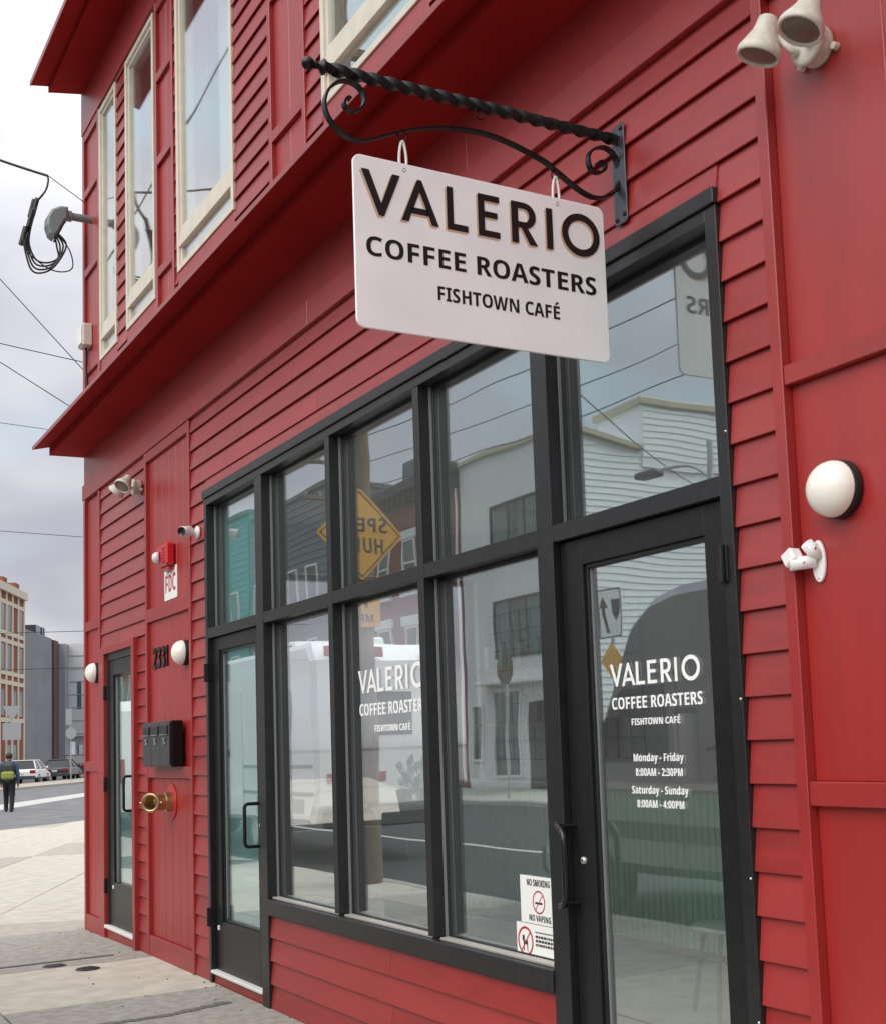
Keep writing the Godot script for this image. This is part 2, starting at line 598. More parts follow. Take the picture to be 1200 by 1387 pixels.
	mat("tyre", Color(0.018, 0.018, 0.018), 0.85)
	mat("rim_silver", Color(0.50, 0.50, 0.50), 0.3, 0.8)
	mat("lens_red", Color(0.35, 0.012, 0.012), 0.12)
	mat("lens_clear", Color(0.70, 0.70, 0.70), 0.1)
	mat("grey_plastic", Color(0.06, 0.06, 0.062), 0.6)
	mat("stripe_grey", Color(0.30, 0.31, 0.33), 0.4)
	# inside
	m = mat("inner_white", Color(0.74, 0.75, 0.72), 0.8)
	m = mat("inner_floor", Color(0.60, 0.57, 0.50), 0.5)
	grain(m, conc, Vector3(0.3, 0.3, 0.3))
	mat("counter_green", Color(0.32, 0.66, 0.47), 0.5)
	mat("counter_top", Color(0.82, 0.82, 0.80), 0.3)
	mat("dark_steel", Color(0.035, 0.036, 0.038), 0.4)
	mat("mint_chair", Color(0.45, 0.66, 0.58), 0.45)
	mat("planter_grey", Color(0.14, 0.14, 0.14), 0.8)
	m = mat("leaf", Color(0.06, 0.13, 0.04), 0.5)
	m.backlight_enabled = true
	m.backlight = Color(0.25, 0.4, 0.15)
	mat("leaf_rust", Color(0.22, 0.10, 0.04), 0.6)
	mat("cup_white", Color(0.78, 0.78, 0.76), 0.3)
	mat("wood_shelf", Color(0.34, 0.22, 0.12), 0.6)
	mat("curtain", Color(0.72, 0.72, 0.70), 0.9)
	# figure
	m = mat("figure", Color(1, 1, 1), 0.8)
	m.vertex_color_use_as_albedo = true
	mat("hair_dark", Color(0.014, 0.011, 0.010), 0.6)
	mat("bag_olive", Color(0.26, 0.29, 0.05), 0.7)
	mat("bag_dark", Color(0.04, 0.045, 0.03), 0.7)

func _ready() -> void:
	rng.seed = 2331
	# ---- camera: eye 1.5 m up and 2.7 m out from the facade, lens shifted as the crop of the photograph implies
	var cam := Camera3D.new()
	cam.name = "camera"
	cam.projection = Camera3D.PROJECTION_FRUSTUM
	cam.near = 0.05
	cam.far = 2000.0
	cam.size = 0.05 * 1387.0 / 1715.635
	cam.frustum_offset = Vector2(-76.55, 131.87) / 1715.635 * 0.05
	cam.transform = Transform3D(Basis(Vector3(0.510456, -0.036923, -0.859111), Vector3(0.107167, 0.994020, 0.020954), Vector3(0.853200, -0.102765, 0.511360)), Vector3(0, 1.5, 2.7))
	add_child(cam)
	cam.current = true
	# ---- sky and exposure
	var env := Environment.new()
	env.background_mode = Environment.BG_SKY
	var sky := Sky.new()
	var pano := PanoramaSkyMaterial.new()
	pano.panorama = make_sky()
	pano.energy_multiplier = 1.0
	sky.sky_material = pano
	env.sky = sky
	env.tonemap_mode = Environment.TONE_MAPPER_LINEAR
	env.tonemap_exposure = 1.45
	env.sdfgi_enabled = true
	env.ssao_enabled = true
	env.ssil_enabled = true
	var we := WorldEnvironment.new()
	we.name = "environment"
	we.environment = env
	add_child(we)
	# ---- the sun behind cloud
	var sun := DirectionalLight3D.new()
	sun.name = "sun"
	sun.light_energy = 0.5
	sun.light_color = Color(1.0, 0.97, 0.92)
	sun.light_angular_distance = 55.0
	sun.shadow_enabled = true
	sun.look_at_from_position(Vector3(3.2, 7.0, 8.5), Vector3.ZERO)
	add_child(sun)
	make_materials()
	build_ground()
	build_cafe()
	build_interior()
	build_wall_fittings()
	build_hanging_sign()
	build_far_side()
	build_near_street()
	build_corner_view()
	build_person()
	build_wires()

func fall(x: float) -> float:
	return -0.045 * clampf((-9.3 - x) / 2.6, 0.0, 1.0)

func slab(called: String, pts: Array, top: float, deep: float, m: Material, parent: Node3D) -> void:
	# pts in (x, z); a worn rim of 8 mm
	var st := tool_new()
	var p := []
	for v in pts:
		p.append(Vector2(v.x, -v.y))
	extrude(st, p, Transform3D(Basis(Vector3(1, 0, 0), Vector3(0, 0, -1), Vector3(0, 1, 0)), Vector3(0, top - deep, 0)), deep, 0.006)
	part(called, st, m, parent)

func sloped_slab(x0: float, x1: float, z0: float, z1: float, m: Material, parent: Node3D) -> void:
	var st := tool_new()
	var y0 := fall(x0)
	var y1 := fall(x1)
	var d := (y1 - y0) / (x1 - x0)
	var xf := Transform3D(Basis(Vector3(1, d, 0), Vector3(0, 1, 0), Vector3(0, 0, 1)), Vector3(x0, y0, z0))
	box(st, Vector3(0, -0.1, 0), Vector3(x1 - x0, 0, z1 - z0), 0.006, xf)
	part("slab", st, m, parent)

func build_ground() -> void:
	var road := structure("road")
	part_box("asphalt_surface", Vector3(-700, -0.35, -500), Vector3(500, -0.11, 500), M.asphalt, road)
	part_box("side_street_surface", Vector3(-320, -0.112, -220), Vector3(-27.0, -0.1065, 2.0), M.worn_asphalt, road)
	# ---- pavement in front of the cafe, slab by slab
	var pave := structure("pavement")
	part_box("bedding", Vector3(-11.95, -0.3, 0.01), Vector3(9, -0.06, 3.49), M.joint_dark, pave)
	var xs := [-11.92, -10.25, -9.65, -8.12, -6.62, -5.1, -3.6, -2.1, -0.6, 0.9, 2.4, 3.9, 5.4, 6.9, 8.4]
	var tone := ["concrete_grey", "concrete_grey", "concrete_light", "concrete_grey", "concrete_mid", "concrete_grey", "concrete_grey", "concrete_mid", "concrete_grey", "concrete_grey", "concrete_mid", "concrete_grey", "concrete_mid", "concrete_grey"]
	var alt := ["concrete_mid", "concrete_grey", "concrete_mid", "concrete_grey", "concrete_grey", "concrete_mid"]
	var zs := [[0.02, 1.34], [1.352, 2.74], [2.752, 3.48]]
	for i in xs.size() - 1:
		for k in 3:
			var m: Material = M[tone[i]] if k == 0 else M[alt[(i + k) % 6]]
			sloped_slab(xs[i] + 0.005, xs[i + 1] - 0.005, zs[k][0], zs[k][1], m, pave)
	# tar-filled saw cut beside the wall
	var st := tool_new()
	box(st, Vector3(-9.98, -0.02, 0.25), Vector3(-9.94, 0.004, 1.3), 0.0, Transform3D(Basis(), Vector3(0, -0.008, 0)))
	part("sealed_joint", st, M.joint_dark, pave)
	st = tool_new()
	for i in 26:
		var t := i / 25.0
		var c := Vector3(-7.55 + 0.14 * sin(t * 3.0) + rng.randf_range(-0.01, 0.01), 0.003, 0.18 + t * 1.1)
		box(st, c - Vector3(0.022 + rng.randf() * 0.02, 0.004, 0.026), c + Vector3(0.022 + rng.randf() * 0.02, 0.002, 0.026))
	part("patched_crack", st, M.joint_dark, pave)
	# loose grit and chips along the foot of the wall and in the joints
	st = tool_new()
	for i in 70:
		var x := rng.randf_range(-11.9, -5.0)
		var z := 0.03 + pow(rng.randf(), 3.0) * 2.4
		if rng.randf() < 0.4:
			x = xs[rng.randi_range(0, 5)] + rng.randfn(0.0, 0.03)
		var s := rng.randf_range(0.002, 0.006)
		box(st, Vector3(-s, -s * 0.4, -s), Vector3(s, s * 0.6, s), 0.0, Transform3D(Basis(Vector3(0, 1, 0), rng.randf() * 6.0), Vector3(x, fall(x) + s * 0.3, z)))
	var grit := part("grit", st, M.joint_dark, pave)
	grit.set_meta("kind", "stuff")
	# ---- kerb stones along the street
	var kerb := structure("kerb")
	for i in 12:
		var x0 := -13.6 + i * 1.9
		part_box("kerb_stone", Vector3(x0 + 0.004, -0.2, 3.50), Vector3(x0 + 1.896, fall(x0), 3.66), M.kerb_stone, kerb, 0.02)
	# ---- the corner: pale concrete laid along the slanting side street
	var corner := structure("corner_pavement")
	var u := Vector2(-0.919, -0.394)
	var n := Vector2(0.394, -0.919)
	var edge := PackedVector2Array([Vector2(-11.94, 3.49), Vector2(-26.0, 3.49), Vector2(-27.8, 1.6), Vector2(-28.7, -1.0), Vector2(-29.6, -2.2), Vector2(-31.6, -4.4), Vector2(-36.0, -7.5), Vector2(-60.0, -18.0), Vector2(-58.0, -24.0), Vector2(-11.94, -6.0)])
	slab("bedding", Array(edge), -0.052, 0.2, M.joint_dark, corner)
	for a in range(-2, 20):
		for b in range(-9, 14):
			var t0 := -7.18 + 1.4 * b
			var s0 := 6.0 + 2.8 * a
			var q := PackedVector2Array()
			for c in [[0.005, 0.005], [2.795, 0.005], [2.795, 1.395], [0.005, 1.395]]:
				q.append(u * (s0 + c[0]) + n * (t0 + c[1]))
			for r in Geometry2D.intersect_polygons(q, edge):
				if r.size() > 2 and absf(area(r)) > 0.05:
					slab("slab", Array(r), -0.046 + rng.randf_range(-0.0015, 0.0015), 0.08, M.concrete_light if (a * 7 + b * 3) % 5 else M.concrete_mid, corner)
	# ---- painted lines
	var paint := structure("road_marking")
	st = tool_new()
	var l0 := Vector2(-36.5, -1.6)
	var l1 := l0 + u * 40.0
	var across := n * 0.9
	var g := []
	for v in [Vector2(-41.0, -3.4), Vector2(-64.0, -15.2), Vector2(-66.5, -15.2), Vector2(-46.0, -4.3)]:
		g.append(Vector2(v.x, -v.y))
	extrude(st, g, Transform3D(Basis(Vector3(1, 0, 0), Vector3(0, 0, -1), Vector3(0, 1, 0)), Vector3(0, -0.106, 0)), 0.004)
	part("wide_stripe", st, M.road_paint, paint)
	part_box("lane_line", Vector3(-60, -0.108, 6.9), Vector3(30, -0.104, 7.05), M.road_paint, paint)
	# ---- far side of the street
	var far := structure("far_pavement")
	part_box("paving", Vector3(-120, -0.25, 13.6), Vector3(60, 0.02, 17.4), M.concrete_mid, far)
	part_box("kerb_edge", Vector3(-120, -0.25, 13.42), Vector3(60, 0.015, 13.58), M.kerb_stone, far, 0.02)
	# kerb and strip in front of the parked cars beyond the crossing
	var strip := structure("far_corner_pavement")
	slab("paving", [Vector2(-68.0, -5.5), Vector2(-71.5, -7.6), Vector2(-101.0, -24.5), Vector2(-97.0, -25.5), Vector2(-74.0, -13.2), Vector2(-66.8, -8.4)], 0.02, 0.2, M.concrete_mid, strip)
	slab("paving", [Vector2(-86, -6), Vector2(-200, -55), Vector2(-200, 30), Vector2(-86, 30)], 0.02, 0.2, M.concrete_mid, strip)
	# ---- two small iron covers let into the pavement
	for v in [[-9.75, 0.72, 0.0, "round iron utility cover set in grey slab near the mail boxes"], [-9.42, 0.56, 0.4, "round iron utility cover set in pale slab near the mail boxes"]]:
		var c := thing("utility_cover", v[3], "cover", Vector3(v[0], fall(v[0]) + 0.001, v[1]), v[2], "utility covers in the pavement")
		st = tool_new()
		lathe(st, [Vector2(0, 0.006), Vector2(0.07, 0.006), Vector2(0.075, 0.003), Vector2(0.085, 0.0)], Transform3D(), 22)
		part("lid", st, M.iron_cover, c)
		st = tool_new()
		for k in 5:
			box(st, Vector3(-0.05, 0.006, -0.052 + k * 0.025), Vector3(0.05, 0.009, -0.046 + k * 0.025))
		part("raised_bars", st, M.iron_cover, c)

func area(p: PackedVector2Array) -> float:
	var a := 0.0
	for i in p.size():
		a += p[i].cross(p[(i + 1) % p.size()])
	return a * 0.5

# ---------------------------------------------------------------- the cafe building
const PITCH := 0.13333
var board_meshes := {}

func board(x0: float, x1: float, y: float, top: float, parent: Node3D) -> void:
	# one lap board: thick drip edge below, tucked behind the next above
	var h := minf(PITCH + 0.012, top - y)
	if h < 0.02 or x1 - x0 < 0.02:
		return
	var key := "%.3f %.3f" % [x1 - x0, h]
	if not board_meshes.has(key):
		var st := tool_new()
		var zt := lerpf(0.028, 0.010, h / (PITCH + 0.012))
		along_x(st, [Vector2(0.0205, 0.0), Vector2(0.0272, 0.0), Vector2(0.0285, 0.002), Vector2(0.028, 0.006), Vector2(zt, h), Vector2(-0.004, h), Vector2(-0.004, minf(0.03, h * 0.6)), Vector2(0.0185, minf(0.03, h * 0.6))], 0.0, x1 - x0)
		board_meshes[key] = done(st)
	var pick := rng.randf()
	var m: Material = M.red_clapboard if pick < 0.5 else (M.red_clapboard_faded if pick < 0.78 else M.red_clapboard_deep)
	put("clapboard", board_meshes[key], m, parent, Transform3D(Basis(), Vector3(x0, y, 0)))

func boards(x0: float, x1: float, y0: float, y1: float, start: float, parent: Node3D, joints := []) -> void:
	# rows whose drip edges stand at start + k * PITCH
	var k := floori((y0 - start) / PITCH + 0.001)
	while start + k * PITCH < y1 - 0.001:
		var yb := start + k * PITCH
		var lo := maxf(yb, y0)
		var cut := x0
		var list: Array = joints[posmod(k, joints.size())] if joints.size() else []
		for j in list + [x1]:
			if j > cut + 0.05 and j <= x1:
				board(cut, j - (0.0015 if j < x1 else 0.0), lo, minf(y1, yb + PITCH + 0.012), parent)
				cut = j + 0.0015
		k += 1

func trim(called: String, x0: float, x1: float, y0: float, y1: float, z1: float, parent: Node3D, m: Material = null, z0 := -0.006) -> MeshInstance3D:
	return part_box(called, Vector3(x0, y0, z0), Vector3(x1, y1, z1 + 0.012), m if m else M.red_trim, parent, 0.0025)

func planks(x0: float, x1: float, y0: float, y1: float, count: int, parent: Node3D) -> void:
	# upright tongue-and-groove boards with V joints
	var w := (x1 - x0) / count
	for i in count:
		part_box("panel_board", Vector3(x0 + i * w + 0.0008, y0, -0.005), Vector3(x0 + (i + 1) * w - 0.0008, y1, 0.007), M.red_panel, parent, 0.004)

func wall_with_openings(st: SurfaceTool, xs: Array, ys: Array, holes: Array, z0: float, z1: float) -> void:
	xs.sort()
	ys.sort()
	for i in xs.size() - 1:
		for j in ys.size() - 1:
			var c := Vector2((xs[i] + xs[i + 1]) / 2, (ys[j] + ys[j + 1]) / 2)
			var open := false
			for h in holes:
				if c.x > h[0] and c.x < h[1] and c.y > h[2] and c.y < h[3]:
					open = true
			if not open and xs[i + 1] - xs[i] > 1e-4 and ys[j + 1] - ys[j] > 1e-4:
				box(st, Vector3(xs[i], ys[j], z0), Vector3(xs[i + 1], ys[j + 1], z1))

func glass_pane(x0: float, x1: float, y0: float, y1: float, z: float, m: Material, parent: Node3D) -> MeshInstance3D:
	# a sheet of glass and the mirror layer added behind it for brighter reflections
	var st := tool_new()
	box(st, Vector3(x0, y0, z - 0.006), Vector3(x1, y1, z))
	var mesh := done(st)
	st = tool_new()
	st.set_smooth_group(-1)
	poly(st, [Vector3(x0, y0, z - 0.0064), Vector3(x1, y0, z - 0.0064), Vector3(x1, y1, z - 0.0064), Vector3(x0, y1, z - 0.0064)], Vector3(0, 0, 1))
	st.generate_normals()
	st.commit(mesh)
	mesh.surface_set_material(0, m)
	mesh.surface_set_material(1, M.added_mirror_coat)
	return put("pane", mesh, null, parent)

func build_cafe() -> void:
	var b := thing("cafe_building", "red clapboard corner building with black shopfront and overhanging ledge", "building")
	var holes := [[-11.10, -10.13, -1.0, 2.33], [-8.30, -3.0, 0.54, 3.255], [-8.30, -7.2, -1.0, 0.6], [-4.14, -3.0, -1.0, 0.6]]
	var wins := [[-11.21, -10.625], [-10.30, -9.45], [-8.86, -7.62], [-6.15, -4.9], [-3.4, -2.2], [-0.9, 0.3]]
	for w in wins:
		holes.append([w[0] + 0.01, w[1] - 0.01, 5.0, 7.325])
	var xs := [-11.85, 3.0]
	var ys := [-0.12, 8.6]
	for h in holes:
		xs.append_array([h[0], h[1]])
		ys.append_array([clampf(h[2], -0.12, 9.0), h[3]])
	var st := tool_new()
	wall_with_openings(st, xs, ys, holes, -0.22, -0.006)
	part("wall", st, M.red_trim, b)
	# side and back walls, roof and the floors between, so that the rooms are closed
	st = tool_new()
	# flank towards the corner, with a wide unseen window added to light the counter
	for r in [[-0.12, 0.7, -9.0, -0.222], [3.2, 8.6, -9.0, -0.222], [0.7, 3.2, -9.0, -3.95], [0.7, 3.2, -0.9, -0.222]]:
		box(st, Vector3(-11.85, r[0], r[2]), Vector3(-11.63, r[1], r[3]))
	box(st, Vector3(2.78, -0.12, -9.0), Vector3(3.0, 8.6, -0.222))
	box(st, Vector3(-11.63, -0.12, -9.0), Vector3(2.78, 8.6, -8.8))
	part("side_wall", st, M.red_trim, b)
	st = tool_new()
	for z in [-3.95, -2.45, -0.95]:
		box(st, Vector3(-11.80, 0.7, z), Vector3(-11.68, 3.2, z + 0.05))
	for y in [0.7, 3.15]:
		box(st, Vector3(-11.80, y, -3.9), Vector3(-11.68, y + 0.05, -2.45))
		box(st, Vector3(-11.80, y, -2.4), Vector3(-11.68, y + 0.05, -0.95))
	var flank := part("added_flank_window", st, M.black_aluminium, b)  # out of view, added to let more daylight into the room
	for z in [-3.9, -2.4]:
		part_box("pane", Vector3(-11.75, 0.75, z), Vector3(-11.744, 3.15, z + 1.45), M.window_glass, flank)
	part_box("roof", Vector3(-11.9, 8.602, -9.05), Vector3(3.05, 8.75, 0.1), M.red_soffit, b)
	# ---- clapboards, ground floor
	var base := 3.205 - 25 * PITCH
	var head := base + 26 * PITCH
	boards(-2.998, -2.782, 0.0, head, base, b)
	boards(-8.305, -2.998, 3.257, head, base, b)
	boards(-8.628, -2.782, head, 3.836, base, b, [[-6.68], [-5.1, -7.9], [-6.33], [-4.4]])
	boards(-8.628, -8.305, -0.02, head, base, b)
	boards(-10.055, -9.79, -0.04, 2.42, base, b)
	boards(-11.245, -9.79, 2.42, 3.836, base, b, [[], [-10.6], []])
	boards(-7.2, -4.142, -0.02, 0.54, base, b, [[-5.6], []])
	# ---- boards and panels between them
	trim("corner_board", -11.856, -11.80, -0.06, 3.83, 0.022, b)
	trim("corner_board", -11.30, -11.25, -0.06, 3.83, 0.022, b)
	planks(-11.80, -11.30, 0.10, 3.83, 2, b)
	for y in [-0.06, 1.36, 2.62]:
		trim("rail", -11.80, -11.30, y, y + (0.16 if y < 0 else 0.085), 0.019, b)
	trim("panel_stile", -9.79, -9.745, -0.04, 3.836, 0.024, b)
	trim("panel_stile", -8.672, -8.628, -0.04, 3.836, 0.024, b)
	for y in [[-0.04, 0.14], [1.315, 1.40], [2.50, 2.60], [3.76, 3.836]]:
		trim("rail", -9.745, -8.672, y[0], y[1], 0.021, b)
	planks(-9.745, -8.672, 0.14, 1.315, 6, b)
	planks(-9.745, -8.672, 1.40, 2.50, 6, b)
	planks(-9.745, -8.672, 2.60, 3.76, 6, b)
	# the tall panels past the shopfront
	trim("panel_stile", -2.782, -2.737, -0.04, 3.836, 0.030, b)
	trim("panel_stile", -1.36, -1.30, -0.04, 3.836, 0.030, b)
	for y in [[-0.04, 0.12], [1.277, 1.347], [2.527, 2.587], [3.76, 3.836]]:
		trim("rail", -2.737, -1.36, y[0], y[1], 0.024, b)
	for y in [[0.12, 1.277], [1.347, 2.527], [2.587, 3.76]]:
		part_box("panel", Vector3(-2.737, y[0], -0.005), Vector3(-2.30, y[1], 0.006), M.red_panel, b, 0.003)
		part_box("panel", Vector3(-2.2985, y[0], -0.005), Vector3(-1.36, y[1], 0.0065), M.red_panel, b, 0.003)
	boards(-1.30, 3.0, -0.02, 3.836, base, b, [[0.4], [1.3], [-0.3, 2.2]])
	# ---- frieze under the ledge
	trim("frieze_board", -11.856, -6.4, 3.838, 3.98, 0.032, b)
	trim("frieze_board", -6.3975, -1.2, 3.838, 3.98, 0.032, b)
	trim("frieze_board", -1.1975, 3.0, 3.838, 3.98, 0.032, b)
	trim("frieze_panel", -11.856, -4.6, 3.982, 4.252, 0.014, b)
	trim("frieze_panel", -4.598, 3.0, 3.982, 4.252, 0.014, b)
	# ---- the ledge: boxed soffit, sloping drip board, thin metal roof
	for s in [[-11.86, -9.2], [-9.1985, -6.1], [-6.0985, -3.0], [-2.9985, 0.1], [0.1015, 3.0]]:
		st = tool_new()
		along_x(st, [Vector2(-0.004, 4.252), Vector2(0.319, 4.248), Vector2(0.319, 4.262), Vector2(-0.004, 4.266)], s[0], s[1])
		part("soffit_board", st, M.red_soffit, b)
	st = tool_new()
	along_x(st, [Vector2(0.3195, 4.246), Vector2(0.334, 4.246), Vector2(0.334, 4.345), Vector2(0.3195, 4.345)], -11.86, 3.0)
	part("soffit_fascia", st, M.red_soffit, b)
	st = tool_new()
	along_x(st, [Vector2(0.335, 4.322), Vector2(0.478, 4.288), Vector2(0.478, 4.312), Vector2(0.335, 4.346)], -11.86, 3.0)
	part("drip_board", st, M.red_soffit, b)
	st = tool_new()
	along_x(st, [Vector2(0.4785, 4.286), Vector2(0.484, 4.286), Vector2(0.484, 4.316), Vector2(-0.004, 4.455), Vector2(-0.004, 4.447), Vector2(0.4785, 4.3125)], -11.87, 3.0)
	part("ledge_flashing", st, M.red_metal_edge, b)
	# ---- eaves
	for s in [[-11.86, -8.2], [-8.1985, -4.6], [-4.5985, -0.8], [-0.7985, 3.0]]:
		st = tool_new()
		along_x(st, [Vector2(-0.004, 7.802), Vector2(0.327, 7.742), Vector2(0.327, 7.762), Vector2(-0.004, 7.822)], s[0], s[1])
		part("soffit_board", st, M.red_soffit, b)
	st = tool_new()
	along_x(st, [Vector2(0.3275, 7.74), Vector2(0.342, 7.74), Vector2(0.342, 7.86), Vector2(0.3275, 7.86)], -11.86, 3.0)
	along_x(st, [Vector2(0.343, 7.80), Vector2(0.50, 7.772), Vector2(0.50, 7.80), Vector2(0.343, 7.828)], -11.86, 3.0)
	part("eaves_fascia", st, M.red_soffit, b)
	st = tool_new()
	along_x(st, [Vector2(0.5005, 7.765), Vector2(0.507, 7.765), Vector2(0.507, 7.815), Vector2(0.0, 8.20), Vector2(0.0, 8.19), Vector2(0.5005, 7.805)], -11.87, 3.0)
	part("eaves_flashing", st, M.red_metal_edge, b)
	# ---- upper storey
	var up := 5.051 - 6 * PITCH
	var lower := 4.40
	for s in [[-10.622, -10.303], [-9.447, -9.405], [-8.93, -8.863], [-7.617, -6.955], [-6.385, -6.153], [-4.897, -4.5], [-4.1, -3.403], [-2.197, -0.903], [0.303, 3.0]]:
		boards(s[0], s[1], lower, 7.36, up, b)
	for s in [[-9.405, -8.93, 3], [-6.955, -6.385, 3], [-4.5, -4.1, 2]]:
		trim("panel_stile", s[0], s[0] + 0.045, lower, 7.36, 0.024, b)
		trim("panel_stile", s[1] - 0.045, s[1], lower, 7.36, 0.024, b)
		for y in [[lower, 4.6], [5.13, 5.20], [6.02, 6.09], [6.70, 6.77], [7.28, 7.36]]:
			trim("rail", s[0] + 0.045, s[1] - 0.045, y[0], y[1], 0.021, b)
		for y in [[4.6, 5.13], [5.20, 6.02], [6.09, 6.70], [6.77, 7.28]]:
			planks(s[0] + 0.045, s[1] - 0.045, y[0], y[1], 2, b)
	trim("corner_board", -11.856, -11.79, lower, 7.36, 0.022, b)
	trim("corner_board", -11.28, -11.213, lower, 7.36, 0.022, b)
	for y in [[lower, 4.5], [5.0, 5.07], [5.95, 6.02], [6.72, 6.79], [7.28, 7.36]]:
		trim("rail", -11.79, -11.28, y[0], y[1], 0.019, b)
	for y in [[4.5, 5.0], [5.07, 5.95], [6.02, 6.72], [6.79, 7.28]]:
		planks(-11.79, -11.28, y[0], y[1], 2, b)
	trim("frieze_board", -11.856, 3.0, 7.362, 7.80, 0.030, b)
	for w in wins:
		trim("sill_board", w[0], w[1], lower, 4.985, 0.012, b)
		upper_window(w[0], w[1], 4.99, 7.33, b)
	shopfront(b)
	side_door(b)

func upper_window(x0: float, x1: float, y0: float, y1: float, b: Node3D) -> void:
	# cream window: tall light above, low vent light below
	var f := 0.042
	var mid := y0 + 0.18
	var st := tool_new()
	for r in [[x0, x0 + f, y0, y1], [x1 - f, x1, y0, y1], [x0 + f, x1 - f, y1 - f, y1], [x0 + f, x1 - f, y0, y0 + f]]:
		box(st, Vector3(r[0], r[2], -0.10), Vector3(r[1], r[3], 0.034), 0.003)
	var win := part("window", st, M.vinyl_cream, b)
	st = tool_new()
	box(st, Vector3(x0 + f, mid, -0.09), Vector3(x1 - f, mid + 0.055, 0.030), 0.003)
	box(st, Vector3(x0 + f, mid + 0.0555, -0.08), Vector3(x1 - f, mid + 0.105, 0.024), 0.003)
	box(st, Vector3(x0 + f, mid + 0.1055, -0.08), Vector3(x1 - f, mid + 0.150, 0.019), 0.003)
	part("transom", st, M.vinyl_cream, win)
	st = tool_new()
	for r in [[x0 + f, x0 + f + 0.028, mid + 0.1505, y1 - f], [x1 - f - 0.028, x1 - f, mid + 0.1505, y1 - f], [x0 + f + 0.028, x1 - f - 0.028, y1 - f - 0.028, y1 - f]]:
		box(st, Vector3(r[0], r[2], -0.07), Vector3(r[1], r[3], 0.016), 0.002)
	for r in [[x0 + f, x0 + f + 0.024, y0 + f, mid], [x1 - f - 0.024, x1 - f, y0 + f, mid], [x0 + f + 0.024, x1 - f - 0.024, y0 + f, y0 + f + 0.024]]:
		box(st, Vector3(r[0], r[2], -0.07), Vector3(r[1], r[3], 0.016), 0.002)
	part("sash", st, M.vinyl_cream, win)
	glass_pane(x0 + f + 0.01, x1 - f - 0.01, mid + 0.12, y1 - f - 0.01, 0.002, M.window_glass, win)
	glass_pane(x0 + f + 0.01, x1 - f - 0.01, y0 + f + 0.01, mid + 0.01, 0.002, M.window_glass, win)
	# curtain hanging inside, in soft folds
	st = tool_new()
	var n := 22
	st.set_smooth_group(6)
	for i in n:
		var a := x0 + 0.02 + (x1 - x0 - 0.04) * i / n
		var c := x0 + 0.02 + (x1 - x0 - 0.04) * (i + 1) / n
		var za := -0.30 + 0.02 * sin(i * 1.7)
		var zc := -0.30 + 0.02 * sin((i + 1) * 1.7)
		poly(st, [Vector3(a, y0 + 0.1, za), Vector3(c, y0 + 0.1, zc), Vector3(c, y1, zc), Vector3(a, y1, za)], Vector3(0, 0, 1))
	part("curtain", st, M.curtain, win)

func shopfront(b: Node3D) -> void:
	var k: Material = M.black_aluminium
	var front := 0.037
	var back := -0.115
	var top := 3.155
	# head: proud receptor over a slimmer frame rail, jambs, mullions, transom rails, sill
	part_box("head_receptor", Vector3(-8.305, 3.202, -0.1), Vector3(-2.995, 3.256, 0.050), k, b, 0.003)
	part_box("head_rail", Vector3(-8.255, top, back), Vector3(-3.055, 3.2, front), k, b, 0.002)
	part_box("jamb", Vector3(-8.30, -0.06, back), Vector3(-8.255, 3.2, front), k, b, 0.002)
	part_box("jamb", Vector3(-3.0545, -0.06, back), Vector3(-3.0, 3.2, front), k, b, 0.002)
	for m in [[-7.31, -7.195, -0.06], [-6.215, -6.158, 0.64], [-5.17, -5.112, 0.64], [-4.142, -4.032, -0.06]]:
		part_box("mullion", Vector3(m[0], m[2], back), Vector3(m[1], top - 0.001, front), k, b, 0.002)
	var bays := [[-8.2545, -7.3105], [-7.1945, -6.2155], [-6.1575, -5.1705], [-5.1115, -4.1425], [-4.0315, -3.055]]
	for i in 5:
		part_box("transom_rail", Vector3(bays[i][0], 2.25, back), Vector3(bays[i][1], 2.316, front - 0.002), k, b, 0.002)
	for y in [0.35, 0.62, 1.05, 1.6, 2.45]:
		var sc := tool_new()
		lathe(sc, [Vector2(0.005, 0), Vector2(0.004, 0.003), Vector2(0, 0.004)], Transform3D(face_basis(Vector3(0, 0, 1)), Vector3(-3.008, y, front)), 10)
		part("screw", sc, M.steel, b)
	part_box("sill", Vector3(-7.1945, 0.54, back), Vector3(-4.1425, 0.625, front + 0.008), k, b, 0.003)
	part_box("drip_sill", Vector3(-7.1945, 0.532, -0.006), Vector3(-4.1425, 0.5395, 0.034), k, b)
	for i in 5:
		var x0: float = bays[i][0]
		var x1: float = bays[i][1]
		# upper light
		var up := shop_light(x0, x1, 2.316, top, b, i == 0)
		if i > 0 and i < 4:
			shop_light(x0, x1, 0.6255, 2.25, b, false)
	shop_door(-8.2545, -7.3105, 2.2495, b, -7.40, true)
	shop_door(-4.0315, -3.055, 2.2495, b, -3.98, false)

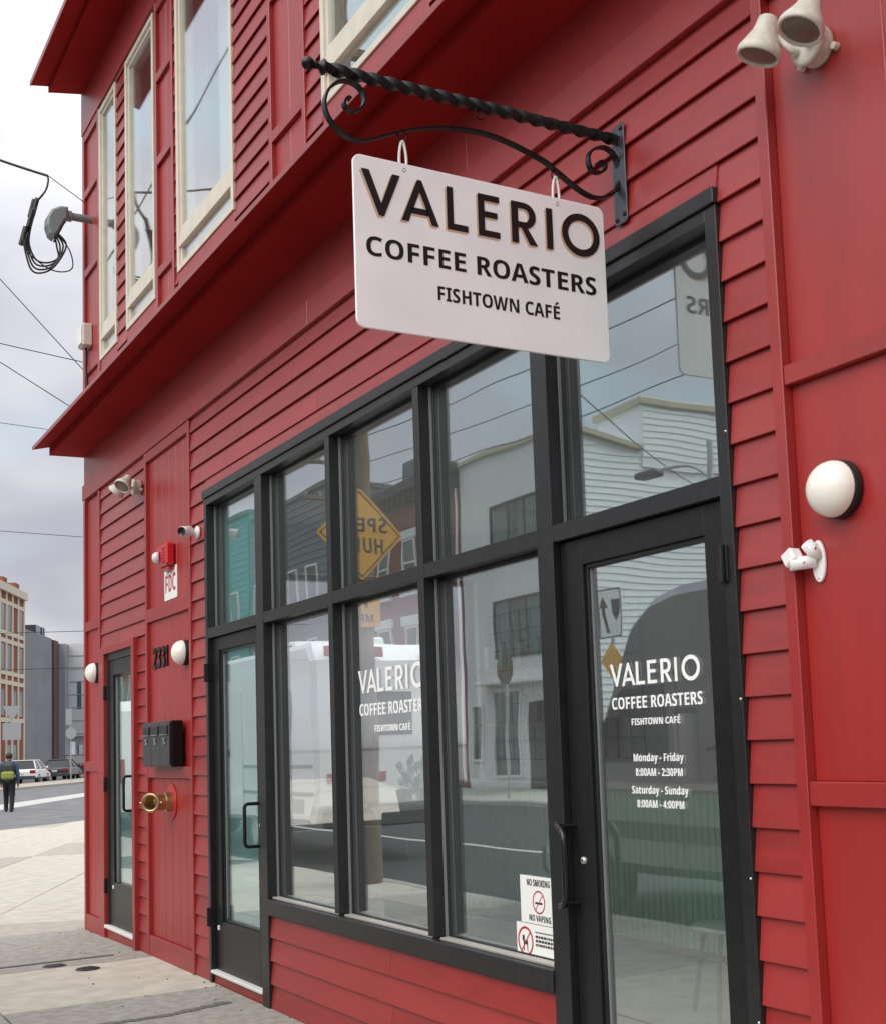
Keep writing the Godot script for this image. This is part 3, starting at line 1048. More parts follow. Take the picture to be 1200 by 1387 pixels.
func shop_light(x0: float, x1: float, y0: float, y1: float, b: Node3D, film: bool) -> Node3D:
	var st := tool_new()
	var d := 0.018
	# glazing stops round the pane
	for r in [[x0, x0 + d, y0, y1], [x1 - d, x1, y0, y1], [x0 + d, x1 - d, y1 - d, y1], [x0 + d, x1 - d, y0, y0 + d]]:
		box(st, Vector3(r[0], r[2], -0.085), Vector3(r[1], r[3], -0.0335), 0.0015)
	var win := part("window", st, M.black_aluminium, b)
	st = tool_new()
	box(st, Vector3(x0, y0 + 0.002, -0.033), Vector3(x0 + 0.005, y1 - 0.002, -0.020))
	part("gasket", st, M.gasket_grey, win)
	if y0 < 1.0:
		part_box("sill_lip", Vector3(x0 + 0.006, y0, -0.033), Vector3(x1 - 0.006, y0 + 0.012, 0.012), M.bare_aluminium, win, 0.002)
	glass_pane(x0 + 0.008, x1 - 0.008, y0 + 0.008, y1 - 0.008, -0.040, M.window_glass, win)
	if film:
		part_box("privacy_film", Vector3(x0 + 0.008, y0 + 0.008, -0.112), Vector3(x1 - 0.008, y1 - 0.008, -0.088), M.teal_film, win)
	return win

func shop_door(x0: float, x1: float, top: float, b: Node3D, pull_x: float, film: bool) -> void:
	# glazed leaf: stiles, rails, glass, hinges, lock
	var gl := x0 + (0.145 if not film else 0.15)
	var gr := x1 - 0.125
	if film:
		gl = x0 + 0.13
		gr = x1 - 0.12
	var gt := 2.145 if not film else 2.16
	var gb := 0.22 if not film else 0.40
	var zf := 0.004
	var zb := -0.06
	var foot := 0.03 if not film else 0.085
	var st := tool_new()
	for r in [[x0 + 0.004, gl, foot, top - 0.004], [gr, x1 - 0.004, foot, top - 0.004], [gl, gr, gt, top - 0.004], [gl, gr, foot, gb]]:
		box(st, Vector3(r[0], r[2], zb), Vector3(r[1], r[3], zf), 0.002)
	var door := part("door", st, M.black_door, b)
	st = tool_new()
	for r in [[gl, gl + 0.014, gb, gt], [gr - 0.014, gr, gb, gt], [gl + 0.014, gr - 0.014, gt - 0.014, gt], [gl + 0.014, gr - 0.014, gb, gb + 0.014]]:
		box(st, Vector3(r[0], r[2], -0.05), Vector3(r[1], r[3], -0.010), 0.0015)
	part("glazing_bead", st, M.black_aluminium, door)
	part_box("gasket", Vector3(gl + 0.0142, gb + 0.015, -0.03), Vector3(gl + 0.019, gt - 0.015, -0.022), M.gasket_grey, door)
	glass_pane(gl + 0.008, gr - 0.008, gb + 0.008, gt - 0.008, -0.024, M.window_glass, door)
	if film:
		part_box("privacy_film", Vector3(gl + 0.008, gb + 0.008, -0.056), Vector3(gr - 0.008, gt - 0.008, -0.053), M.teal_film, door)
	# threshold and kick strip
	part_box("threshold", Vector3(x0, foot - 0.022, -0.06), Vector3(x1, foot - 0.002, 0.045), M.white_threshold if film else M.bare_aluminium, door, 0.004)
	if film:
		part_box("kick_board", Vector3(x0 - 0.04, -0.06, -0.06), Vector3(x1 + 0.11, foot - 0.024, 0.018), M.red_trim, door, 0.002)
	# hinges stand on the jamb away from the pull
	var hx := x0 - 0.012 if film else x1 + 0.004
	for y in ([0.42, 2.02] if film else [0.35, 2.03]):
		st = tool_new()
		tube(st, [Vector3(hx, y - 0.06, 0.048), Vector3(hx, y + 0.06, 0.048)], 0.013, 10)
		box(st, Vector3(hx - 0.022, y - 0.058, 0.003), Vector3(hx + 0.022, y + 0.058, 0.044), 0.002)
		part("hinge", st, M.black_door, door)
	if film:
		pull_handle(pull_x, 0.92, 1.175, zf, door)
		part_box("floor_stop", Vector3(gl - 0.075, gb - 0.06, zf), Vector3(gl - 0.045, gb - 0.03, zf + 0.008), M.plastic_white, door, 0.002)
		lock(Vector3(pull_x + 0.03, 1.045, zf), door)
	else:
		# offset bow pull
		st = tool_new()
		var path := smooth_curve([Vector3(pull_x - 0.050, 1.178, 0.072), Vector3(pull_x - 0.020, 1.172, 0.082), Vector3(pull_x + 0.012, 1.145, 0.088), Vector3(pull_x + 0.022, 1.10, 0.09), Vector3(pull_x + 0.022, 0.96, 0.09), Vector3(pull_x + 0.012, 0.905, 0.088), Vector3(pull_x - 0.014, 0.884, 0.082), Vector3(pull_x - 0.042, 0.880, 0.072)], 5)
		tube(st, path, 0.0125, 12)
		for y in [1.172, 0.885]:
			tube(st, [Vector3(pull_x - 0.02, y, zf), Vector3(pull_x - 0.02, y, 0.082)], 0.010, 10)
			ball(st, Vector3(pull_x - (0.050 if y > 1.0 else 0.042), y + (0.006 if y > 1.0 else -0.005), 0.072), 0.0127, 10)
		part("pull_handle", st, M.black_gloss, door)
		lock(Vector3(pull_x + 0.024, 1.045, zf), door)

func lock(at: Vector3, door: Node3D) -> void:
	var st := tool_new()
	lathe(st, [Vector2(0, 0.012), Vector2(0.010, 0.012), Vector2(0.014, 0.008), Vector2(0.016, 0.0)], Transform3D(Basis(Vector3(1, 0, 0), Vector3(0, 0, 1), Vector3(0, -1, 0)), at), 18)
	part("lock_cylinder", st, M.steel, door)

func pull_handle(x: float, y0: float, y1: float, z: float, door: Node3D) -> void:
	var st := tool_new()
	var o := z + 0.095
	var r := 0.02
	tube(st, [Vector3(x, y1, z), Vector3(x, y1, o - r), Vector3(x, y1 - r * 0.3, o - r * 0.3), Vector3(x, y1 - r, o), Vector3(x, y0 + r, o), Vector3(x, y0 + r * 0.3, o - r * 0.3), Vector3(x, y0, o - r), Vector3(x, y0, z)], 0.011, 10)
	part("pull_handle", st, M.black_door, door)

func side_door(b: Node3D) -> void:
	# the narrow door by the corner, in a red cased opening
	var x0 := -11.10
	var x1 := -10.13
	part_box("door_casing", Vector3(-10.128, -0.06, -0.05), Vector3(-10.055, 2.42, 0.060), M.red_trim, b, 0.003)
	part_box("door_casing", Vector3(-11.245, -0.06, -0.05), Vector3(-11.102, 2.42, 0.041), M.red_trim, b, 0.003)
	part_box("door_casing", Vector3(-11.102, 2.36, -0.05), Vector3(-10.128, 2.419, 0.049), M.red_trim, b, 0.003)
	part_box("door_frame", Vector3(x0, 0.05, -0.1), Vector3(x0 + 0.05, 2.36, 0.012), M.black_aluminium, b, 0.002)
	part_box("door_frame", Vector3(x1 - 0.05, 0.05, -0.1), Vector3(x1, 2.36, 0.012), M.black_aluminium, b, 0.002)
	part_box("door_frame", Vector3(x0 + 0.05, 2.30, -0.1), Vector3(x1 - 0.05, 2.359, 0.012), M.black_aluminium, b, 0.002)
	var gl := x0 + 0.19
	var gr := x1 - 0.16
	var st := tool_new()
	for r in [[x0 + 0.054, gl, 0.085, 2.296], [gr, x1 - 0.054, 0.085, 2.296], [gl, gr, 2.17, 2.296], [gl, gr, 0.085, 0.44]]:
		box(st, Vector3(r[0], r[2], -0.06), Vector3(r[1], r[3], 0.004), 0.002)
	var door := part("door", st, M.black_door, b)
	part_box("gasket", Vector3(gl, 0.44, -0.03), Vector3(gl + 0.006, 2.17, -0.018), M.gasket_grey, door)
	glass_pane(gl + 0.001, gr - 0.001, 0.441, 2.169, -0.024, M.window_glass, door)
	part_box("privacy_film", Vector3(gl + 0.002, 0.442, -0.056), Vector3(gr - 0.002, 2.168, -0.053), M.teal_film, door)
	part_box("threshold", Vector3(x0, 0.052, -0.06), Vector3(x1, 0.078, 0.045), M.white_threshold, door, 0.004)
	part_box("kick_board", Vector3(x0, -0.1, -0.06), Vector3(x1, 0.05, 0.02), M.red_trim, door, 0.002)
	part_box("floor_stop", Vector3(gl - 0.03, 0.385, 0.004), Vector3(gl + 0.0, 0.415, 0.012), M.plastic_white, door, 0.002)
	for y in [0.40, 1.25, 2.03]:
		st = tool_new()
		tube(st, [Vector3(x0 - 0.004, y - 0.06, 0.03), Vector3(x0 - 0.004, y + 0.06, 0.03)], 0.013, 10)
		part("hinge", st, M.black_door, door)
	pull_handle(-10.215, 1.055, 1.325, 0.004, door)
	lock(Vector3(-10.19, 1.20, 0.004), door)

func build_interior() -> void:
	# ---- the shell of the ground-floor room and of the rooms above
	var room := structure("cafe_room")
	part_box("floor", Vector3(-11.63, -0.1, -8.8), Vector3(2.78, 0.035, -0.222), M.inner_floor, room)
	part_box("ceiling", Vector3(-11.63, 3.66, -8.8), Vector3(2.78, 3.85, -0.222), M.inner_white, room)
	part_box("back_wall", Vector3(-11.6, 0.036, -4.3), Vector3(2.75, 3.659, -4.1), M.inner_white, room)
	for r in [[0.036, 0.7, -4.099, -0.223], [3.2, 3.659, -4.099, -0.223], [0.7, 3.2, -4.099, -3.95], [0.7, 3.2, -0.9, -0.223]]:
		part_box("side_lining", Vector3(-11.628, r[0], r[2]), Vector3(-11.55, r[1], r[3]), M.inner_white, room)
	part_box("side_lining", Vector3(2.7, 0.036, -4.099), Vector3(2.778, 3.659, -0.223), M.inner_white, room)
	part_box("upper_floor", Vector3(-11.63, 4.55, -8.8), Vector3(2.78, 4.75, -0.222), M.inner_floor, room)
	part_box("upper_ceiling", Vector3(-11.63, 8.0, -8.8), Vector3(2.78, 8.2, -0.222), M.inner_white, room)
	part_box("upper_back_wall", Vector3(-11.63, 4.751, -4.2), Vector3(2.78, 7.999, -4.0), M.inner_white, room)
	# ---- ribbed green counter with white top
	var c := thing("cafe_counter", "green ribbed cafe counter with white top behind the shop windows", "counter", Vector3(0, 0.036, 0))
	part_box("carcass", Vector3(-9.95, 0.0, -3.3), Vector3(-4.7, 1.085, -2.712), M.counter_green, c)
	var st := tool_new()
	var half := []
	for i in 7:
		var a := PI * i / 6
		half.append(Vector2(cos(a) * 0.026, sin(a) * 0.022))
	extrude(st, half, Transform3D(Basis(Vector3(1, 0, 0), Vector3(0, 0, 1), Vector3(0, -1, 0)), Vector3(0, 1.08, 0)), 1.03, 0.0, 7)
	var rib := done(st)
	for i in 76:
		put("rib", rib, M.counter_green, c, Transform3D(Basis(), Vector3(-9.915 + i * 0.068, 0.0, -2.711)))
	part_box("counter_top", Vector3(-10.02, 1.087, -3.36), Vector3(-4.62, 1.135, -2.64), M.counter_top, c, 0.012)
	part_box("plinth", Vector3(-9.93, 0.0, -2.71), Vector3(-4.72, 0.05, -2.675), M.dark_steel, c)
	# ---- on the counter
	var e := thing("coffee_machine", "white coffee machine standing on the green counter", "coffee machine", Vector3(-6.1, 1.172, -3.0))
	st = tool_new()
	box(st, Vector3(-0.36, 0.08, -0.24), Vector3(0.36, 0.46, 0.20), 0.04)
	part("body", st, M.cup_white, e)
	part_box("drip_tray", Vector3(-0.34, 0.0, -0.2), Vector3(0.34, 0.06, 0.28), M.steel, e, 0.01)
	for x in [-0.2, 0.2]:
		st = tool_new()
		tube(st, [Vector3(x, 0.28, 0.16), Vector3(x, 0.24, 0.32), Vector3(x, 0.22, 0.42)], 0.014, 8)
		lathe(st, [Vector2(0, 0.20), Vector2(0.034, 0.20), Vector2(0.034, 0.25), Vector2(0, 0.25)], Transform3D(Basis(), Vector3(x, 0, 0.26)), 14)
		part("filter_holder", st, M.dark_steel, e)
		part_box("leg", Vector3(x * 1.6 - 0.02, 0.06, -0.15), Vector3(x * 1.6 + 0.02, 0.085, -0.11), M.steel, e)
	for i in 9:
		st = tool_new()
		lathe(st, [Vector2(0, 0), Vector2(0.026, 0), Vector2(0.038, 0.075), Vector2(0.035, 0.075), Vector2(0.024, 0.006), Vector2(0, 0.006)], Transform3D(), 14)
		var cup := thing("cup", "small white cup on top of the coffee machine", "cup", Vector3(-6.39 + (i % 5) * 0.14, 1.633, -3.10 + 0.1 * (i / 5)), 0.0, "cups on the coffee machine")
		part("bowl", st, M.cup_white, cup)
	var g := thing("coffee_canister", "tall white cylinder canister on the green counter", "canister", Vector3(-7.02, 1.172, -3.0))
	st = tool_new()
	lathe(st, [Vector2(0, 0), Vector2(0.09, 0), Vector2(0.09, 0.46), Vector2(0.085, 0.47), Vector2(0, 0.47)], Transform3D(), 24)
	part("body", st, M.cup_white, g)
	st = tool_new()
	lathe(st, [Vector2(0, 0.471), Vector2(0.092, 0.471), Vector2(0.092, 0.50), Vector2(0, 0.515)], Transform3D(), 24)
	part("lid", st, M.dark_steel, g)
	# ---- rack of black wire with mugs and bags on the back wall
	var r := thing("wire_rack", "black wire grid rack on the white wall behind the counter", "rack", Vector3(-11.5, 0.9, -4.08))
	st = tool_new()
	for i in 14:
		tube(st, [Vector3(i * 0.2, 0.4, 0.02), Vector3(i * 0.2, 1.9, 0.02)], 0.006, 5)
	for i in 9:
		tube(st, [Vector3(0, 0.4 + i * 0.1875, 0.028), Vector3(2.6, 0.4 + i * 0.1875, 0.028)], 0.006, 5)
	part("grid", st, M.dark_steel, r)
	for y in [0.75, 1.3]:
		part_box("shelf", Vector3(0, y, 0.034), Vector3(2.6, y + 0.02, 0.24), M.wood_shelf, r, 0.003)
	for i in 16:
		var y: float = [0.77, 1.32][i % 2]
		var bag := thing("coffee_bag", ["black coffee bag on the lower rack shelf", "white coffee bag on the upper rack shelf", "brown coffee bag on the lower rack shelf", "green coffee bag on the upper rack shelf"][i % 4], "bag", Vector3(-11.35 + (i / 2) * 0.32 + rng.randf_range(-0.05, 0.05), 0.9 + y, -3.94), rng.randf_range(-0.2, 0.2), "coffee bags on the rack")
		st = tool_new()
		extrude(st, [Vector2(-0.05, 0), Vector2(0.05, 0), Vector2(0.055, 0.18), Vector2(0.05, 0.25), Vector2(-0.05, 0.25), Vector2(-0.055, 0.18)], Transform3D(Basis(), Vector3(0, 0, -0.03)), 0.06, 0.012)
		part("pouch", st, [M.dark_steel, M.cup_white, M.wood_shelf, M.counter_green][i % 4], bag)
		part_box("seal", Vector3(-0.045, 0.25, -0.012), Vector3(0.045, 0.275, 0.012), M.dark_steel, bag)
	# ---- round-backed mint chairs
	for v in [[-6.55, -1.55, 0.4, "mint chair with round back between windows and counter"], [-5.2, -1.75, -0.3, "mint chair with round back near the glazed entrance"]]:
		var ch := thing("cafe_chair", v[3], "chair", Vector3(v[0], 0.036, v[1]), v[2], "mint cafe chairs")
		st = tool_new()
		lathe(st, [Vector2(0, 0.44), Vector2(0.2, 0.44), Vector2(0.21, 0.455), Vector2(0.2, 0.47), Vector2(0, 0.475)], Transform3D(), 24)
		part("seat", st, M.mint_chair, ch)
		st = tool_new()
		for a in 4:
			var d := Vector3(cos(PI / 4 + a * PI / 2), 0, sin(PI / 4 + a * PI / 2))
			st = tool_new()
			tube(st, [d * 0.15 + Vector3(0, 0.44, 0), d * 0.23], 0.013, 8)
			part("leg", st, M.dark_steel, ch)
		st = tool_new()
		extrude(st, disc(0.2, 28, 0.95), Transform3D(Basis(Vector3(1, 0, 0), Vector3(0, 0.98, -0.17), Vector3(0, 0.17, 0.98)), Vector3(0, 0.74, -0.19)), 0.02, 0.006)
		box(st, Vector3(-0.03, 0.44, -0.185), Vector3(0.03, 0.6, -0.165))
		part("backrest", st, M.mint_chair, ch)
	# ---- plant on a grey pedestal close to the glass
	var p := thing("pedestal_planter", "tall dark grey pedestal planter just inside the shop window", "planter", Vector3(-8.15, 0.036, -1.45))
	st = tool_new()
	box(st, Vector3(-0.2, 0, -0.2), Vector3(0.2, 0.98, 0.2), 0.012)
	part("pedestal", st, M.planter_grey, p)
	st = tool_new()
	lathe(st, [Vector2(0, 0.981), Vector2(0.13, 0.981), Vector2(0.16, 1.14), Vector2(0.14, 1.14), Vector2(0.13, 1.1), Vector2(0, 1.1)], Transform3D(), 20)
	part("pot", st, M.steel, p)
	var pl := thing("potted_plant", "leafy plant with rust flower heads on the grey pedestal", "plant", Vector3(-8.15, 1.136, -1.45))
	for kind in 2:
		st = tool_new()
		for i in (90 if kind == 0 else 26):
			var a := rng.randf() * TAU
			var el := rng.randf_range(0.1, 1.4)
			var d := Vector3(cos(a) * cos(el), sin(el), sin(a) * cos(el))
			var q := d * rng.randf_range(0.08, 0.26) + Vector3(0, 0.02, 0)
			var s := rng.randf_range(0.03, 0.06) if kind == 0 else rng.randf_range(0.015, 0.03)
			var f := frame_of(d + Vector3(rng.randf_range(-0.5, 0.5), rng.randf_range(-0.3, 0.3), rng.randf_range(-0.5, 0.5)))
			st.set_smooth_group(-1)
			poly(st, [q - f.z * s, q + f.x * s * 0.5, q + f.z * s, q - f.x * s * 0.5], f.y)
		part("leaves" if kind == 0 else "flower_heads", st, M.leaf if kind == 0 else M.leaf_rust, pl).set_meta("kind", "stuff")
	st = tool_new()
	for i in 7:
		var a := TAU * i / 7
		tube(st, [Vector3(0, -0.05, 0), Vector3(cos(a) * 0.06, 0.12, sin(a) * 0.06), Vector3(cos(a) * 0.14, 0.2, sin(a) * 0.14)], 0.004, 5)
	part("stems", st, M.leaf, pl)
	# ---- notices stuck on the third window
	var n := thing("no_smoking_notice", "white no smoking notice taped to the window, upper of two", "notice", Vector3(-4.35, 0.858, -0.0385))
	part_box("sheet", Vector3(-0.137, -0.093, -0.001), Vector3(0.137, 0.095, 0.001), M.paper_white, n)
	words("NO SMOKING", n, M.print_black, Transform3D(Basis(), Vector3(0, 0.056, 0.001)), 0.17, 0.026, true, 0.001)
	words("NO VAPING", n, M.print_black, Transform3D(Basis(), Vector3(0.005, -0.082, 0.001)), 0.16, 0.024, true, 0.001)
	st = tool_new()
	prohibition(st, 0.046, 0.006, Vector3(0.0, -0.006, 0.001))
	part("prohibition_ring", st, M.print_red, n)
	st = tool_new()
	box(st, Vector3(-0.028, -0.014, 0.001), Vector3(0.026, -0.006, 0.0016))
	part("cigarette_mark", st, M.print_black, n)
	n = thing("no_dogs_notice", "white notice with a red crossed circle, lower of two", "notice", Vector3(-4.372, 0.684, -0.0385))
	part_box("sheet", Vector3(-0.155, -0.078, -0.001), Vector3(0.155, 0.078, 0.001), M.paper_white, n)
	st = tool_new()
	prohibition(st, 0.058, 0.009, Vector3(-0.088, 0.006, 0.001))
	part("prohibition_ring", st, M.print_red, n)
	st = tool_new()
	box(st, Vector3(-0.105, -0.008, 0.001), Vector3(-0.072, 0.008, 0.0016))
	box(st, Vector3(-0.105, -0.034, 0.001), Vector3(-0.099, -0.006, 0.0016))
	box(st, Vector3(-0.078, -0.034, 0.001), Vector3(-0.072, -0.006, 0.0016))
	box(st, Vector3(-0.112, 0.006, 0.001), Vector3(-0.096, 0.028, 0.0016))
	part("animal_mark", st, M.print_black, n)
	# rows of print too small to read
	for k in 5:
		st = tool_new()
		var x := -0.012
		while x < 0.14:
			var l := rng.randf_range(0.006, 0.02)
			var y: float = [0.046, 0.026, 0.010, -0.006, -0.048][k]
			box(st, Vector3(x, y, 0.001), Vector3(minf(x + l, 0.145), y + (0.010 if k in [1, 2, 3] else 0.005), 0.0015))
			x += l + 0.004
		part("print_line", st, M.print_black, n)
	# ---- white lettering on the glass
	var places := [[-0.262, 0.076], [-0.192, 0.080], [-0.107, 0.050], [-0.040, 0.052], [0.035, 0.060], [0.112, 0.0135], [0.150, 0.096]]
	var d := thing("door_lettering", "white cafe name and opening hours on the entrance glass", "lettering", Vector3(-3.522, 1.5, -0.0238))
	big_word("VALERIO", d, M.decal_white, Transform3D(Basis(), Vector3(0.008, 0.178, 0)), places, 0.082, 0.17, 0.0008)
	words("COFFEE ROASTERS", d, M.decal_white, Transform3D(Basis(), Vector3(0.004, 0.095, 0)), 0.51, 0.042, true, 0.0008)
	words("FISHTOWN CAFÉ", d, M.decal_white, Transform3D(Basis(), Vector3(0.0, 0.036, 0)), 0.275, 0.023, true, 0.0008)
	words("Monday - Friday", d, M.decal_white, Transform3D(Basis(), Vector3(0.004, -0.092, 0)), 0.28, 0.026, true, 0.0008)
	words("8:00AM - 2:30PM", d, M.decal_white, Transform3D(Basis(), Vector3(0.004, -0.143, 0)), 0.262, 0.026, true, 0.0008)
	words("Saturday - Sunday", d, M.decal_white, Transform3D(Basis(), Vector3(0.004, -0.205, 0)), 0.315, 0.026, true, 0.0008)
	words("8:00AM - 4:00PM", d, M.decal_white, Transform3D(Basis(), Vector3(0.004, -0.253, 0)), 0.262, 0.026, true, 0.0008)
	d = thing("window_lettering", "white cafe name on the shop window beside the mullions", "lettering", Vector3(-5.635, 1.5, -0.0398))
	var wide := []
	for q in places:
		wide.append([q[0] * 1.46, q[1] * 1.46])
	big_word("VALERIO", d, M.decal_white, Transform3D(Basis(), Vector3(0.0, 0.265, 0)), wide, 0.118, 0.17, 0.0008)
	words("COFFEE ROASTERS", d, M.decal_white, Transform3D(Basis(), Vector3(0.0, 0.150, 0)), 0.75, 0.060, true, 0.0008)
	words("FISHTOWN CAFÉ", d, M.decal_white, Transform3D(Basis(), Vector3(0.0, 0.066, 0)), 0.40, 0.032, true, 0.0008)

func prohibition(st: SurfaceTool, r: float, w: float, at: Vector3) -> void:
	var n := 32
	for i in n:
		var a0 := TAU * i / n
		var a1 := TAU * (i + 1) / n
		extrude(st, [Vector2(cos(a0), sin(a0)) * (r - w), Vector2(cos(a0), sin(a0)) * r, Vector2(cos(a1), sin(a1)) * r, Vector2(cos(a1), sin(a1)) * (r - w)], Transform3D(Basis(), at), 0.0008)
	extrude(st, [Vector2(-0.66, -0.72) * r, Vector2(-0.66, -0.72) * r + Vector2(w, -w) * 0.5, Vector2(0.70, 0.66) * r, Vector2(0.70, 0.66) * r + Vector2(-w, w) * 0.5], Transform3D(Basis(), at), 0.0007)

func face_basis(d: Vector3) -> Basis:
	# local y points along d
	var f := frame_of(d)
	return Basis(f.x, f.z, -f.y)

func flood_lamp(label: String, wall: Vector3, heads: Array, group: String) -> void:
	var o := thing("flood_lamp", label, "flood lamp", wall, 0.0, group)
	var st := tool_new()
	lathe(st, [Vector2(0, 0.0), Vector2(0.057, 0.0), Vector2(0.060, 0.012), Vector2(0.058, 0.045), Vector2(0.064, 0.05), Vector2(0.064, 0.058), Vector2(0.055, 0.062), Vector2(0, 0.062)], Transform3D(face_basis(Vector3(0, 0, 1)), Vector3.ZERO), 28)
	part("junction_box", st, M.lamp_housing, o)
	st = tool_new()
	for k in [[0.068, 0.0], [-0.068, 0.0]]:
		tube(st, [Vector3(k[0], -0.03, 0.0), Vector3(k[0], -0.03, 0.018)], 0.011, 10)
	part("mounting_ear", st, M.lamp_housing, o)
	for h in heads:
		var at: Vector3 = h[0]
		var d: Vector3 = h[1].normalized()
		st = tool_new()
		# bell-shaped head: mouth along d
		lathe(st, [Vector2(0, -0.086), Vector2(0.022, -0.085), Vector2(0.030, -0.078), Vector2(0.033, -0.055), Vector2(0.038, -0.035), Vector2(0.052, -0.006), Vector2(0.062, 0.012), Vector2(0.066, 0.020), Vector2(0.066, 0.036), Vector2(0.062, 0.040), Vector2(0.057, 0.038), Vector2(0.055, 0.030)], Transform3D(face_basis(d), at), 32)
		var head := part("lamp_head", st, M.lamp_housing, o)
		st = tool_new()
		lathe(st, [Vector2(0.0561, 0.031), Vector2(0.045, 0.034), Vector2(0.02, 0.037), Vector2(0, 0.0375)], Transform3D(face_basis(d), at), 28)
		part("lens", st, M.lamp_glass_dark, head)
		st = tool_new()
		var foot := Vector3(signf(at.x) * 0.03, -0.012, 0.058)
		tube(st, smooth_curve([foot, foot + Vector3(0, 0, 0.03), at - d * 0.06 + Vector3(0, -0.02, -0.02), at - d * 0.055], 4), 0.011, 10)
		part("swivel_arm", st, M.lamp_housing, o)

func dome_lamp(label: String, wall: Vector3, r: float) -> void:
	var o := thing("dome_lamp", label, "wall lamp", wall, 0.0, "round dome wall lamps")
	var st := tool_new()
	lathe(st, [Vector2(0, 0), Vector2(r * 1.02, 0), Vector2(r * 1.02, 0.028), Vector2(r * 0.99, 0.033), Vector2(0, 0.033)], Transform3D(face_basis(Vector3(0, 0, 1)), Vector3.ZERO), 40)
	part("back_plate", st, M.rubber_black, o)
	st = tool_new()
	var p := []
	for i in 13:
		var a := PI / 2 * i / 12
		p.append(Vector2(cos(a) * r * 0.985, 0.0335 + sin(a) * r * 0.86))
	lathe(st, p, Transform3D(face_basis(Vector3(0, 0, 1)), Vector3.ZERO), 40)
	part("opal_dome", st, M.opal_glass, o)

